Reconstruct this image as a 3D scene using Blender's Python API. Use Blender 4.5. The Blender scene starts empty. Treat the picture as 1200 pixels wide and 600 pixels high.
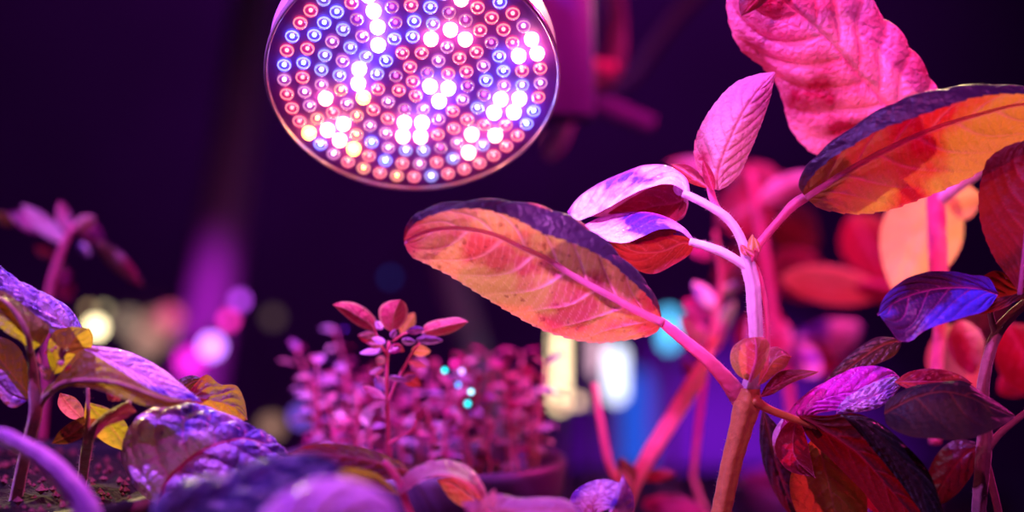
import bpy, math, random
import numpy as np
from mathutils import Vector

rng = random.Random(7)
C = bpy.context.scene.collection
K = 0.72 / 1200.0            # metres per photo pixel at one metre
CAMZ = 1.0


def P(px, py, d):
    return np.array([(px - 600.0) * K * d, d, CAMZ - (py - 300.0) * K * d])


# ------------------------------------------------------------------ materials
def srgb(r, g, b):
    def f(c):
        c /= 255.0
        return c / 12.92 if c <= 0.04045 else ((c + 0.055) / 1.055) ** 2.4
    return (f(r), f(g), f(b), 1.0)


def newmat(name):
    m = bpy.data.materials.new(name)
    m.use_nodes = True
    nt = m.node_tree
    nt.nodes.clear()
    out = nt.nodes.new('ShaderNodeOutputMaterial')
    return m, nt, out


def plain(name, col, rough=0.5, metal=0.0, sheen=0.0, nscale=30, namp=0.25, bump=0.0, coat=0.0):
    m, nt, out = newmat(name)
    L = nt.links.new
    b = nt.nodes.new('ShaderNodeBsdfPrincipled')
    b.inputs['Roughness'].default_value = rough
    b.inputs['Metallic'].default_value = metal
    b.inputs['Sheen Weight'].default_value = sheen
    b.inputs['Coat Weight'].default_value = coat
    tc = nt.nodes.new('ShaderNodeTexCoord')
    n = nt.nodes.new('ShaderNodeTexNoise')
    n.inputs['Scale'].default_value = nscale
    n.inputs['Detail'].default_value = 4
    L(tc.outputs['Object'], n.inputs['Vector'])
    mx = nt.nodes.new('ShaderNodeMix')
    mx.data_type = 'RGBA'
    L(n.outputs['Fac'], mx.inputs[0])
    c = col[:3]
    mx.inputs[6].default_value = (*[x * (1 - namp) for x in c], 1)
    mx.inputs[7].default_value = (*[min(1, x * (1 + namp)) for x in c], 1)
    L(mx.outputs[2], b.inputs['Base Color'])
    if bump:
        bp = nt.nodes.new('ShaderNodeBump')
        bp.inputs['Strength'].default_value = bump
        bp.inputs['Distance'].default_value = 0.002
        L(n.outputs['Fac'], bp.inputs['Height'])
        L(bp.outputs[0], b.inputs['Normal'])
    L(b.outputs[0], out.inputs[0])
    return m


def leafmat(name, col, col2, vein, trans, tf=0.5, rough=0.38, spec=0.5, bump=0.25, mott=60, veinmix=0.8, speck=0.0,
            trans2=None, ramp=(.4, .62)):
    """two-sided leaf: reflected colour, mottled second colour, pale veins, translucent colour"""
    m, nt, out = newmat(name)
    L = nt.links.new
    N = nt.nodes.new
    uv = N('ShaderNodeTexCoord')
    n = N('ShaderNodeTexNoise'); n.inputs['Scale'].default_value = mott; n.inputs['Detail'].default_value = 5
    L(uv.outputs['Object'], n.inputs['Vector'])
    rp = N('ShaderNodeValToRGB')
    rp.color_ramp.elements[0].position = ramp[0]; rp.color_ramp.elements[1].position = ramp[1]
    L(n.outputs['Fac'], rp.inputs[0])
    mc = N('ShaderNodeMix'); mc.data_type = 'RGBA'
    L(rp.outputs[0], mc.inputs[0]); mc.inputs[6].default_value = col; mc.inputs[7].default_value = col2
    at = N('ShaderNodeAttribute'); at.attribute_name = 'vein'
    td = N('ShaderNodeAttribute'); td.attribute_name = 'turned'
    ve = N('ShaderNodeMath'); ve.operation = 'MULTIPLY'; ve.inputs[1].default_value = veinmix
    L(at.outputs['Fac'], ve.inputs[0])
    mv = N('ShaderNodeMix'); mv.data_type = 'RGBA'
    L(ve.outputs[0], mv.inputs[0]); L(mc.outputs[2], mv.inputs[6]); mv.inputs[7].default_value = vein
    # translucent colour, with mottling and brown specks
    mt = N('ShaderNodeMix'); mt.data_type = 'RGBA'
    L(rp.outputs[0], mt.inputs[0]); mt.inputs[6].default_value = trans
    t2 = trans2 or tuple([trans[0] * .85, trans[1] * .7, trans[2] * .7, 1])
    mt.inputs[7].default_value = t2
    if speck:
        v = N('ShaderNodeTexNoise'); v.inputs['Scale'].default_value = 420; v.inputs['Detail'].default_value = 2
        L(uv.outputs['Object'], v.inputs['Vector'])
        r2 = N('ShaderNodeValToRGB')
        r2.color_ramp.elements[0].position = 0.62; r2.color_ramp.elements[0].color = (1, 1, 1, 1)
        r2.color_ramp.elements[1].position = 0.75; r2.color_ramp.elements[1].color = (1 - speck, (1 - speck) * .7, (1 - speck) * .7, 1)
        L(v.outputs['Fac'], r2.inputs[0])
        ml = N('ShaderNodeMix'); ml.data_type = 'RGBA'; ml.blend_type = 'MULTIPLY'; ml.inputs[0].default_value = 1
        L(mt.outputs[2], ml.inputs[6]); L(r2.outputs[0], ml.inputs[7])
        tcol = ml.outputs[2]
    else:
        tcol = mt.outputs[2]
    mtv = N('ShaderNodeMix'); mtv.data_type = 'RGBA'
    vm = N('ShaderNodeMath'); vm.operation = 'MULTIPLY'; vm.inputs[1].default_value = veinmix * .7
    L(at.outputs['Fac'], vm.inputs[0])
    L(vm.outputs[0], mtv.inputs[0]); L(tcol, mtv.inputs[6]); mtv.inputs[7].default_value = vein
    # dark purple colour of the turned edge
    k1 = N('ShaderNodeMix'); k1.data_type = 'RGBA'; L(td.outputs['Fac'], k1.inputs[0]); L(mv.outputs[2], k1.inputs[6]); k1.inputs[7].default_value = (.028, .014, .06, 1)
    k2 = N('ShaderNodeMix'); k2.data_type = 'RGBA'; L(td.outputs['Fac'], k2.inputs[0]); L(mtv.outputs[2], k2.inputs[6]); k2.inputs[7].default_value = (.05, .004, .02, 1)
    mv = k1; mtv = k2
    pb = N('ShaderNodeBsdfPrincipled')
    pb.inputs['Roughness'].default_value = rough
    pb.inputs['Specular IOR Level'].default_value = spec
    pb.inputs['Sheen Weight'].default_value = 0.15
    L(mv.outputs[2], pb.inputs['Base Color'])
    tr = N('ShaderNodeBsdfTranslucent'); L(mtv.outputs[2], tr.inputs[0])
    # net-like fine veins as relief
    vo = N('ShaderNodeTexVoronoi'); vo.feature = 'DISTANCE_TO_EDGE'; vo.inputs['Scale'].default_value = 330
    L(uv.outputs['Object'], vo.inputs['Vector'])
    n3 = N('ShaderNodeTexNoise'); n3.inputs['Scale'].default_value = 500; n3.inputs['Detail'].default_value = 3
    L(uv.outputs['Object'], n3.inputs['Vector'])
    ad = N('ShaderNodeMath'); ad.operation = 'ADD'
    L(vo.outputs['Distance'], ad.inputs[0]); L(n3.outputs['Fac'], ad.inputs[1])
    bp = N('ShaderNodeBump'); bp.inputs['Strength'].default_value = bump; bp.inputs['Distance'].default_value = 0.0012
    L(ad.outputs[0], bp.inputs['Height'])
    L(bp.outputs[0], pb.inputs['Normal']); L(bp.outputs[0], tr.inputs['Normal'])
    ms = N('ShaderNodeMixShader'); ms.inputs[0].default_value = tf
    L(pb.outputs[0], ms.inputs[1]); L(tr.outputs[0], ms.inputs[2])
    L(ms.outputs[0], out.inputs[0])
    return m


def emit(name, col, s):
    m, nt, out = newmat(name)
    e = nt.nodes.new('ShaderNodeEmission')
    e.inputs[0].default_value = (*col[:3], 1)
    e.inputs[1].default_value = s
    nt.links.new(e.outputs[0], out.inputs[0])
    return m


def stemmat(name, col, tcol, tf=.35, rough=.45, nscale=250):
    m = plain(name, col, rough=rough, sheen=.5, nscale=nscale, namp=.25, bump=.5)
    nt = m.node_tree
    pb = [n for n in nt.nodes if n.type == 'BSDF_PRINCIPLED'][0]
    out = [n for n in nt.nodes if n.type == 'OUTPUT_MATERIAL'][0]
    tr = nt.nodes.new('ShaderNodeBsdfTranslucent'); tr.inputs[0].default_value = (*tcol[:3], 1)
    mx = nt.nodes.new('ShaderNodeMixShader'); mx.inputs[0].default_value = tf
    nt.links.new(pb.outputs[0], mx.inputs[1]); nt.links.new(tr.outputs[0], mx.inputs[2]); nt.links.new(mx.outputs[0], out.inputs[0])
    return m


M = {}
M['orange'] = leafmat('orange_leaf', srgb(150, 72, 86), srgb(130, 30, 80), srgb(255, 180, 215), (.95, .50, .19, 1), tf=.55, rough=.42, bump=.4, mott=34, speck=.5, trans2=(.85, .13, .13, 1), veinmix=1, ramp=(.52, .60))  # red mottling of the translucent colour paints in shadows of other leaves
M['olive'] = leafmat('olive_leaf', srgb(95, 60, 70), srgb(80, 20, 50), srgb(215, 120, 150), (.75, .42, .06, 1), tf=.5, rough=.4, bump=.45, mott=20, trans2=(.70, .03, .03, 1), ramp=(.47, .55))  # red translucent patches imitate the shade falling across the olive leaf
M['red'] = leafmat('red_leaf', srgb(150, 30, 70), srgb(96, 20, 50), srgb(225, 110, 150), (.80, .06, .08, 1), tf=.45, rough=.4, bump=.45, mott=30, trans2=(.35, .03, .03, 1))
M['pink'] = leafmat('pink_leaf', srgb(250, 215, 240), srgb(170, 20, 80), srgb(190, 60, 90), (1, .22, .50, 1), tf=.42, rough=.45, bump=.7, mott=30, trans2=(.30, .008, .04, 1), veinmix=.6, ramp=(.46, .60))  # dark red second colour paints shade bands; pale patches are the leaf's own
M['sharp'] = leafmat('veined_seedling_leaf', srgb(215, 60, 120), srgb(190, 60, 100), srgb(225, 160, 140), (.7, .10, .14, 1), tf=.16, rough=.45, bump=.5, mott=140, veinmix=.95)
M['deepblue'] = leafmat('deep_blue_leaf', srgb(60, 70, 230), srgb(50, 10, 80), srgb(170, 60, 150), (.2, .02, .1, 1), tf=.12, rough=.38, spec=.6, bump=.22, mott=55, ramp=(.45, .56))
M['brownblack'] = leafmat('brown_black_leaf', srgb(40, 20, 24), srgb(14, 10, 34), srgb(110, 50, 30), (.08, .03, .01, 1), tf=.25, rough=.5, spec=.3, bump=.18, mott=45)
M['purple'] = leafmat('purple_leaf', srgb(248, 225, 250), srgb(60, 45, 200), srgb(190, 80, 190), (.6, .08, .25, 1), tf=.2, rough=.26, spec=.9, bump=.6, mott=55, ramp=(.47, .58))
M['dark'] = leafmat('dark_leaf', srgb(72, 40, 60), srgb(38, 22, 46), srgb(150, 70, 70), (.22, .06, .02, 1), tf=.35, rough=.35, spec=.6, bump=.5, mott=50)
M['quilt'] = leafmat('quilted_leaf', srgb(215, 190, 245), srgb(60, 50, 200), srgb(230, 150, 225), (.5, .3, .3, 1), tf=.1, rough=.3, spec=1, bump=1.0, mott=80)
M['darkblue'] = leafmat('dark_blue_leaf', srgb(70, 60, 150), srgb(25, 22, 90), srgb(100, 70, 150), (.1, .03, .1, 1), tf=.1, rough=.3, spec=.9, bump=.6, mott=60)
M['lilac'] = leafmat('lilac_leaf', srgb(225, 180, 240), srgb(175, 110, 220), srgb(120, 50, 150), (.6, .3, .5, 1), tf=.2, rough=.4, bump=.5, mott=40)
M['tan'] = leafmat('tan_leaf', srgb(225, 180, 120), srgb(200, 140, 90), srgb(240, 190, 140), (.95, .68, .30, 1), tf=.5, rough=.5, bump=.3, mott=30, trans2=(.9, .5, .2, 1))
M['black'] = leafmat('black_leaf', srgb(24, 18, 30), srgb(14, 12, 22), srgb(50, 26, 30), (.03, .008, .006, 1), tf=.2, rough=.35, spec=.4, bump=.4, mott=60)
M['maroon'] = leafmat('maroon_leaf', srgb(90, 14, 32), srgb(44, 8, 20), srgb(150, 40, 60), (.26, .014, .01, 1), tf=.38, rough=.5, spec=.35, bump=.25, mott=40)
M['magenta'] = leafmat('magenta_leaf', srgb(235, 60, 225), srgb(190, 40, 210), srgb(120, 20, 110), (.8, .05, .5, 1), tf=.2, rough=.3, spec=.7, bump=.8, mott=60)
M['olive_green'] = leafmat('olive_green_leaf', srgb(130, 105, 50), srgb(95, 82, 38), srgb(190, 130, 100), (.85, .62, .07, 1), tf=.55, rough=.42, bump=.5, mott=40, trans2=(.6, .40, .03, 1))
M['small'] = leafmat('seedling_leaf', srgb(235, 190, 225), srgb(225, 120, 175), srgb(235, 30, 130), (.9, .22, .35, 1), tf=.35, rough=.4, bump=.4, mott=90)
M['smalldark'] = leafmat('seedling_leaf_deep', srgb(190, 40, 130), srgb(110, 20, 100), srgb(220, 90, 170), (.7, .04, .25, 1), tf=.35, rough=.3, spec=.9, bump=.3, mott=90)
M['stem'] = stemmat('pale_stem', srgb(235, 215, 230), (.9, .7, .8), .3)
M['stemo'] = stemmat('orange_stem', srgb(225, 150, 85), (.9, .4, .12), .3)
M['stemp'] = stemmat('pink_stem', srgb(235, 110, 165), (1, .3, .5), .4)
M['rib'] = stemmat('leaf_rib', srgb(252, 170, 215), (1, .62, .80), .8)
M['stemd'] = plain('brown_stem', srgb(165, 110, 105), rough=.55, sheen=.5, nscale=250, namp=.35, bump=.5)
M['soil'] = plain('soil', srgb(17, 10, 12), rough=1.0, nscale=400, namp=.6, bump=1.0)
M['granule'] = plain('granule', srgb(120, 60, 70), rough=.8, nscale=500, namp=.3, bump=.5)
M['potdark'] = plain('dark_pot_plastic', srgb(30, 22, 34), rough=.6, nscale=40, namp=.1)
M['pot'] = plain('pot_plastic', srgb(90, 62, 110), rough=.45, nscale=40, namp=.1)
M['wall'] = plain('wall_paint', srgb(90, 70, 110), rough=.85, nscale=3.5, namp=.45)
M['floor'] = plain('floor_concrete', srgb(80, 70, 90), rough=.8, nscale=4, namp=.3)
M['bench'] = plain('bench_laminate', srgb(52, 40, 70), rough=.55, nscale=6, namp=.15)
M['metal'] = plain('dark_metal', srgb(80, 70, 85), rough=.5, metal=.6, nscale=20, namp=.1)
M['tube'] = plain('pale_plastic', srgb(190, 170, 200), rough=.4, nscale=20, namp=.1)
M['cable'] = plain('cable_rubber', srgb(110, 70, 100), rough=.5, nscale=20, namp=.1)


# ------------------------------------------------------------------ objects
WORLD = {}


def empty(name, loc, label, cat, group=None):
    o = bpy.data.objects.new(name, None)
    C.objects.link(o)
    o.location = loc
    o.empty_display_size = .02
    o['label'] = label
    o['category'] = cat
    if group:
        o['group'] = group
    WORLD[o] = np.array(loc, float)
    return o


def build(name, V, F, mat, parent=None, smooth=True, attr=None, mats=None, mi=None, label=None):
    V = np.asarray(V, float)
    off = np.zeros(3)
    if parent is not None:
        off = WORLD[parent]
    me = bpy.data.meshes.new(name)
    me.from_pydata((V - off).tolist(), [], [list(map(int, f)) for f in F])
    for m_ in (mats or [mat]):
        me.materials.append(m_)
    if smooth:
        me.polygons.foreach_set('use_smooth', [True] * len(me.polygons))
    if mi is not None:
        me.polygons.foreach_set('material_index', mi)
    if attr is not None:
        a = me.attributes.new('vein', 'FLOAT', 'POINT')
        a.data.foreach_set('value', np.asarray(attr, np.float32))
        if TURN[0] is not None and len(TURN[0]) == len(V):
            a = me.attributes.new('turned', 'FLOAT', 'POINT')
            a.data.foreach_set('value', np.asarray(TURN[0], np.float32))
            TURN[0] = None
    me.update()
    o = bpy.data.objects.new(name, me)
    C.objects.link(o)
    if parent is not None:
        o.parent = parent
        WORLD[o] = off
    else:
        WORLD[o] = np.zeros(3)
    if label:
        o['label'] = label
    return o


def tag(o, label, cat, group=None, kind=None):
    if label: o['label'] = label
    if cat: o['category'] = cat
    if group: o['group'] = group
    if kind: o['kind'] = kind
    return o


# ------------------------------------------------------------------ shapes
def spline(pts, n, ts=None):
    """Catmull-Rom through pts (k,dim), resampled to n points evenly spaced in length"""
    p = np.asarray(pts, float)
    if len(p) == 2:
        t = np.linspace(0, 1, n)[:, None]
        return p[0] * (1 - t) + p[1] * t
    ch = np.concatenate([[0], np.cumsum(np.maximum(1e-9, np.linalg.norm(np.diff(p[:, :3], axis=0), axis=1)) ** .7)])
    q = hermite(ch, p, np.linspace(0, ch[-1], n * 6))
    l = np.concatenate([[0], np.cumsum(np.linalg.norm(np.diff(q[:, :3], axis=0), axis=1))])
    s = (np.linspace(0, 1, n) if ts is None else ts) * l[-1]
    return np.stack([np.interp(s, l, q[:, i]) for i in range(q.shape[1])], 1)


def hermite(x, y, xq):
    """cubic through y (k,...) at x, finite-difference tangents"""
    x = np.asarray(x, float); y = np.asarray(y, float); xq = np.asarray(xq, float)
    k = len(x)
    d = np.diff(y, axis=0) / np.diff(x).reshape((-1,) + (1,) * (y.ndim - 1))
    m = np.empty_like(y)
    m[0] = d[0]; m[-1] = d[-1]
    for i in range(1, k - 1):
        w = (x[i] - x[i - 1]) / (x[i + 1] - x[i - 1])
        m[i] = d[i - 1] * (1 - w) + d[i] * w
    i = np.clip(np.searchsorted(x, xq, side='right') - 1, 0, k - 2)
    h = (x[i + 1] - x[i]); u = (xq - x[i]) / h
    sh = (-1,) + (1,) * (y.ndim - 1)
    h = h.reshape(sh); u = u.reshape(sh)
    return ((2 * u**3 - 3 * u**2 + 1) * y[i] + (u**3 - 2 * u**2 + u) * h * m[i] + (-2 * u**3 + 3 * u**2) * y[i + 1] + (u**3 - u**2) * h * m[i + 1])


def gridfaces(nu, nv, wrap=False):
    F = []
    for i in range(nu - 1):
        for j in range(nv - (0 if wrap else 1)):
            a = i * nv + j; b = i * nv + (j + 1) % nv
            F.append((a, b, b + nv, a + nv))
    return F


TURN = [None]


def leafgrid(R, mid, nu, nv, veins=6, under=False, quilt=.02, vh=.006, slope=.24, serr=0, serra=.012, edge=.35, seed=0, mh=1.6, turned=None, pucker=0.0, ew=.965):
    """R: list of rails, each (nu,3).  returns V,F,vein"""
    rr = random.Random(seed)
    R = np.asarray(R)                                   # (k, nu, 3)
    k = len(R)
    gap = np.linalg.norm(np.diff(R, axis=0), axis=2).mean(1) + 1e-6
    neg = gap[:mid].sum() or 1; pos = gap[mid:].sum() or 1
    s = np.zeros(k)
    for i in range(mid): s[i] = -gap[i:mid].sum() / neg
    for i in range(mid + 1, k): s[i] = gap[mid:i].sum() / pos
    vs = np.linspace(s[0], s[-1], nv)
    G = hermite(s, R, vs).transpose(1, 0, 2)            # nu,nv,3
    L = np.linalg.norm(np.diff(R[mid], axis=0), axis=1).sum()
    t = np.linspace(0, 1, nu)[:, None] * np.ones((1, nv))
    v = np.ones((nu, 1)) * vs[None, :]
    # width in metres on each side (for relative distances)
    du = np.gradient(G, axis=0); dv = np.gradient(G, axis=1)
    n = np.cross(du, dv); ln = np.linalg.norm(n, axis=2, keepdims=True)
    nm = n[nu // 3:2 * nu // 3, nv // 4:3 * nv // 4].reshape(-1, 3).mean(0)
    n = n / np.maximum(ln, 1e-12)
    n[0] = n[1]; n[-1] = n[-2]
    ctr = G.reshape(-1, 3).mean(0)
    to = np.array([0, 0, CAMZ]) - ctr
    if nm @ to < 0: n = -n                              # towards the viewer side
    av = np.abs(v)
    env = np.clip(np.minimum(t, 1 - t) * 8, 0, 1)
    vein = np.zeros_like(t); q = np.zeros_like(t)
    for sd in (-1, 1):
        mk = (v <= 0) if sd < 0 else (v > 0)
        off = 0.0 if sd < 0 else .45
        tt = t - slope * av - slope * .45 * av**2 + rr.uniform(-.01, .01) + .01 * np.sin(av * 7 + sd)
        ph = tt * (veins + 1) + off
        fr = ph - np.round(ph)
        dist = np.abs(fr) / (veins + 1) * L
        w = .0065 * L * (1.25 - av * .8)
        g = np.exp(-(dist / w)**2) * np.clip(1.15 - av, 0, 1)
        # secondary veins between
        ph2 = (t + .5 * slope * av) * (veins * 3.2) + off + 2.2 * fr
        f2 = np.abs(ph2 - np.round(ph2)) / (veins * 3.2) * L
        g2 = .28 * np.exp(-(f2 / (w * .7))**2)
        qq = np.abs(np.sin(np.pi * ph)) ** .55 * np.clip(av * 5, 0, 1) * np.clip((1.05 - av) * 3, 0, 1)
        vein = np.where(mk, np.maximum(g, g2), vein); q = np.where(mk, qq, q)
    wm = .010 * L * (1.3 - t)
    wd = np.linalg.norm(G - G[:, [np.argmin(av[0])], :], axis=2)
    gm = np.exp(-(wd / wm)**2)
    vein = np.maximum(vein * env, gm)
    sg = 1 if under else -1
    h = sg * vh * L * (vein * .8 + gm * mh) - sg * quilt * L * q * env
    crk = np.sin(t * 55 + av * 13) * np.sin(av * 31 - t * 19) * .0012 * L * env * np.clip(av * 3, 0, 1)
    if pucker:
        h = h - sg * pucker * L * (np.abs(np.sin(t * 30 + 5 * av + np.sin(v * 9))) * np.abs(np.sin(v * 9 + t * 13 + 1.5 * np.sin(t * 21)))) ** .6 * env * np.clip((1.05 - av) * 4, 0, 1)
    G = G + n * (h + crk)[..., None]
    if serr:
        for j, sgn in ((0, 1), (1, 1), (-1, 1), (-2, 1)):
            out = G[:, 0] - G[:, 2] if j in (0, 1) else G[:, -1] - G[:, -3]
            ol = np.linalg.norm(out, axis=1, keepdims=True); out = out / np.maximum(ol, 1e-9)
            ph = (t[:, 0] * serr + rr.random()) % 1.0
            a = serra * L * (ph ** 1.5 - .3) * env[:, 0] * (1.0 if j in (0, -1) else .5)
            G[:, j] += out * a[:, None]
    vein = np.maximum(vein, edge * np.clip((av - ew) * (40 if ew > .95 else 14), 0, 1))
    vein = vein.reshape(-1)
    if turned is not None:
        c = s[turned]
        m_ = (v - c) if c > 0 else (c - v)
        tt_ = np.clip((m_ + .03 + .03 * np.sin(t * 43)) * 25, 0, 1) * np.clip(t * 9, 0, 1) * np.clip((1 - t) * 12 , 0, 1)
        vein = vein * (1 - .75 * tt_.reshape(-1))
        TURN[0] = tt_.reshape(-1)
    else:
        TURN[0] = None
    return G.reshape(-1, 3), gridfaces(nu, nv), vein


def tleaf(parent, mat, base, tip, d0, d1, rails, mid, nu=110, nv=64, name='leaf', label=None, sag=0.0, cover=1.0, **kw):
    """leaf through rails traced as (px,py[,dd mm]); dd per rail is a bulge in mm that fades towards base and tip"""
    R = []
    for dd, pts in rails:
        full = [base] + list(pts) + [tip]
        xy = np.array([p[:2] for p in full], float)
        l = np.concatenate([[0], np.cumsum(np.linalg.norm(np.diff(xy, axis=0), axis=1))]); l /= l[-1]
        W = []
        for p, u in zip(full, l):
            bell = max(0.0, math.sin(math.pi * min(1, max(0, u)))) ** .6
            off = (p[2] if len(p) > 2 else dd * bell) / 1000.0 + sag / 1000 * math.sin(math.pi * u)
            W.append(P(p[0], p[1], d0 + (d1 - d0) * u + off))
        R.append(spline(W, nu))
    V, F, vn = leafgrid(R, mid, nu, nv, **kw)
    o = build(name, V, F, mat, parent, attr=vn, label=label)
    return o, R[mid]


def tube(name, pts, mat, parent=None, n=40, seg=14, lobes=0, lob=.14, label=None, cap=True, hair=0):
    """pts rows: x,y,z,r (metres)"""
    q = spline(pts, n)
    V = []
    up = np.array([0, -1.0, .05])
    for i in range(n):
        tg = q[min(i + 1, n - 1), :3] - q[max(i - 1, 0), :3]; tg /= np.linalg.norm(tg) + 1e-12
        a = np.cross(tg, up); a /= np.linalg.norm(a) + 1e-9
        b = np.cross(tg, a)
        for j in range(seg):
            th = 2 * math.pi * j / seg
            r = q[i, 3] * (1 + (lob * math.cos(lobes * th + .8) if lobes else 0)) * (1 + .02 * math.sin(i * 1.3 + j))
            V.append(q[i, :3] + r * (math.cos(th) * a + math.sin(th) * b))
    F = gridfaces(n, seg, wrap=True)
    if cap:
        F.append(tuple(range(seg))[::-1]); F.append(tuple((n - 1) * seg + j for j in range(seg)))
    if hair:
        rr = random.Random(n * 7 + hair)
        for _ in range(hair):
            i = rr.randrange(1, n - 1); j = rr.randrange(seg)
            p = V[i * seg + j]; o_ = p - q[i, :3]; o_ = o_ / (np.linalg.norm(o_) + 1e-9)
            ln = rr.uniform(.0006, .0013); w = np.array([0, 0, .00005])
            k = len(V)
            V += [p - w, p + w, p + o_ * ln + np.array([0, 0, .0002]), p + np.array([.00005, 0, 0])]
            F += [(k, k + 1, k + 2), (k + 1, k + 3, k + 2), (k + 3, k, k + 2)]
    return build(name, V, F, mat, parent, label=label)


def ptube(name, pts, d, mat, parent, **kw):
    """pts rows: px,py,width_px[,dd mm]"""
    W = []
    for p in pts:
        dd = d + (p[3] / 1000 if len(p) > 3 else 0)
        W.append([*P(p[0], p[1], dd), p[2] * .5 * K * dd])
    return tube(name, W, mat, parent, **kw)


def midrib(leaf, rail, mat, r0, r1=.0002, lift=.0006, parent=None, under=True, seg=8):
    q = np.asarray(rail).copy()
    to = np.array([0, 0, CAMZ]) - q; to /= np.linalg.norm(to, axis=1, keepdims=True)
    q = q + to * lift
    idx = np.linspace(0, len(q) - 3, 24).astype(int)
    rr = np.linspace(r0, r1, 24)
    return tube('midrib', [[*q[i], r] for i, r in zip(idx, rr)], mat, leaf, n=60, seg=seg)


def lathe(prof, n=64, center=(0, 0, 0)):
    V = []; c = np.array(center, float)
    for r, z in prof:
        for j in range(n):
            a = 2 * math.pi * j / n
            V.append(c + np.array([r * math.cos(a), r * math.sin(a), z]))
    return V, gridfaces(len(prof), n, wrap=True)


def pot(parent_or_none, x, y, r, ztop, h, seed=0, granules=60, mat='pot', fill=.010):
    """tapered plastic pot with rolled rim, soil and granules as parts of parent"""
    rb = r * .78
    prof = [(0.001, -h + .004), (rb - .002, -h + .004), (rb, -h), (rb + .001, -h + .002), (r - .004, -.016), (r - .001, -.015), (r, -.013), (r + .0015, -.003), (r + .001, 0), (r - .001, .0008), (r - .0025, -.001), (r - .004, -.02), (rb - .004, -h + .008), (.001, -h + .008)]
    V, F = lathe(prof, 72, (x, y, ztop))
    po = build('pot', V, F, M[mat], parent_or_none)
    rr = random.Random(seed)
    n = 44; V = []
    rs = r - .0045
    for i in range(24):
        for j in range(n):
            a = 2 * math.pi * j / n; q = rs * i / 23
            z = ztop - fill + .0026 * math.sin(j * 1.9 + i * 2.1) * math.sin(i * .9) + rr.uniform(-.0016, .0016)
            V.append((x + q * math.cos(a), y + q * math.sin(a), z if i < 23 else ztop - fill - .002))
    so = build('soil', V, gridfaces(24, n, wrap=True), M['soil'], parent_or_none, smooth=False)
    V = []; F = []
    for _ in range(granules):
        a = rr.uniform(0, 2 * math.pi); q = rs * .93 * math.sqrt(rr.random()); s = rr.uniform(.0006, .0016) * (1.7 if rr.random() < .06 else 1)
        c = np.array([x + q * math.cos(a), y + q * math.sin(a), ztop - fill + .001 + s * .3]); k = len(V)
        for ax in ((1, 0, 0), (-1, 0, 0), (0, 1, 0), (0, -1, 0), (0, 0, 1), (0, 0, -1)):
            V.append(c + s * np.array(ax) * rr.uniform(.7, 1.2))
        for t in ((0, 2, 4), (2, 1, 4), (1, 3, 4), (3, 0, 4), (2, 0, 5), (1, 2, 5), (3, 1, 5), (0, 3, 5)):
            F.append(tuple(k + i for i in t))
    g = build('granules', V, F, M['granule'], parent_or_none, smooth=False)
    g['kind'] = 'stuff'
    return po


def leaf3d(parent, base, dirv, upv, L, W, mat, curl=.25, cup=.15, nu=16, nv=9, roll=0.0, name='leaf', shape=.85, label=None, **kw):
    """generic ovate leaf growing from base along dirv with upper side upv"""
    d = np.array(dirv, float); d /= np.linalg.norm(d)
    u = np.array(upv, float); u -= d * (u @ d); u /= np.linalg.norm(u) + 1e-9
    s = np.cross(d, u)
    R = []
    for f in (-1, -.5, 0, .5, 1):
        r = []
        for i in range(nu):
            t = i / (nu - 1)
            w = W * .5 * math.sin(math.pi * t ** shape) ** .75 if 0 < t < 1 else 0
            r.append(np.array(base) + d * L * (t - .08 * curl * t * t) + s * w * f + u * (cup * W * abs(f) ** 1.6 * math.sin(math.pi * t) - curl * L * t * t))
        R.append(r)
    o = dict(veins=4, quilt=.012, vh=.006, edge=.3)
    o.update(kw)
    V, F, vn = leafgrid(R, 2, nu, nv, **o)
    return build(name, V, F, mat, parent, attr=vn, label=label)


def qleaf(parent, base, tip, w, d, mat, tilt=0.0, d1=None, cup=3.0, asym=0.0, bend=0.0, nu=30, nv=17, name='leaf', label=None, shape=.85, **kw):
    """leaf from pixel base/tip and pixel width; tilt mm: one edge nearer than the other"""
    b = np.array(base, float); t_ = np.array(tip, float)
    ax = t_ - b; L = np.linalg.norm(ax); ax /= L; nn = np.array([-ax[1], ax[0]])
    d1 = d if d1 is None else d1
    R = []
    for f in (-1, -.5, 0, .5, 1):
        r = []
        for i in range(nu):
            t = i / (nu - 1)
            hw = w * .5 * math.sin(math.pi * t ** shape) ** .75 if 0 < t < 1 else 0
            q = b + ax * L * t + nn * (hw * (f + asym * (1 - abs(f))) + bend * math.sin(math.pi * t))
            env = math.sin(math.pi * t)
            r.append(P(q[0], q[1], d + (d1 - d) * t + (tilt * f + cup * (abs(f) ** 1.5)) * env / 1000))
        R.append(r)
    o = dict(veins=5, quilt=.012, vh=.005)
    o.update(kw)
    V, F, vn = leafgrid(R, 2, nu, nv, **o)
    return build(name, V, F, mat, parent, attr=vn, label=label)


def box(name, lo, hi, mat, parent=None, bev=0.0):
    x0, y0, z0 = lo; x1, y1, z1 = hi
    V = [(x0, y0, z0), (x1, y0, z0), (x1, y1, z0), (x0, y1, z0), (x0, y0, z1), (x1, y0, z1), (x1, y1, z1), (x0, y1, z1)]
    F = [(0, 3, 2, 1), (4, 5, 6, 7), (0, 1, 5, 4), (1, 2, 6, 5), (2, 3, 7, 6), (3, 0, 4, 7)]
    o = build(name, V, F, mat, parent, smooth=False)
    if bev:
        m = o.modifiers.new('bevel', 'BEVEL'); m.width = bev; m.segments = 2
    return o


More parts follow.
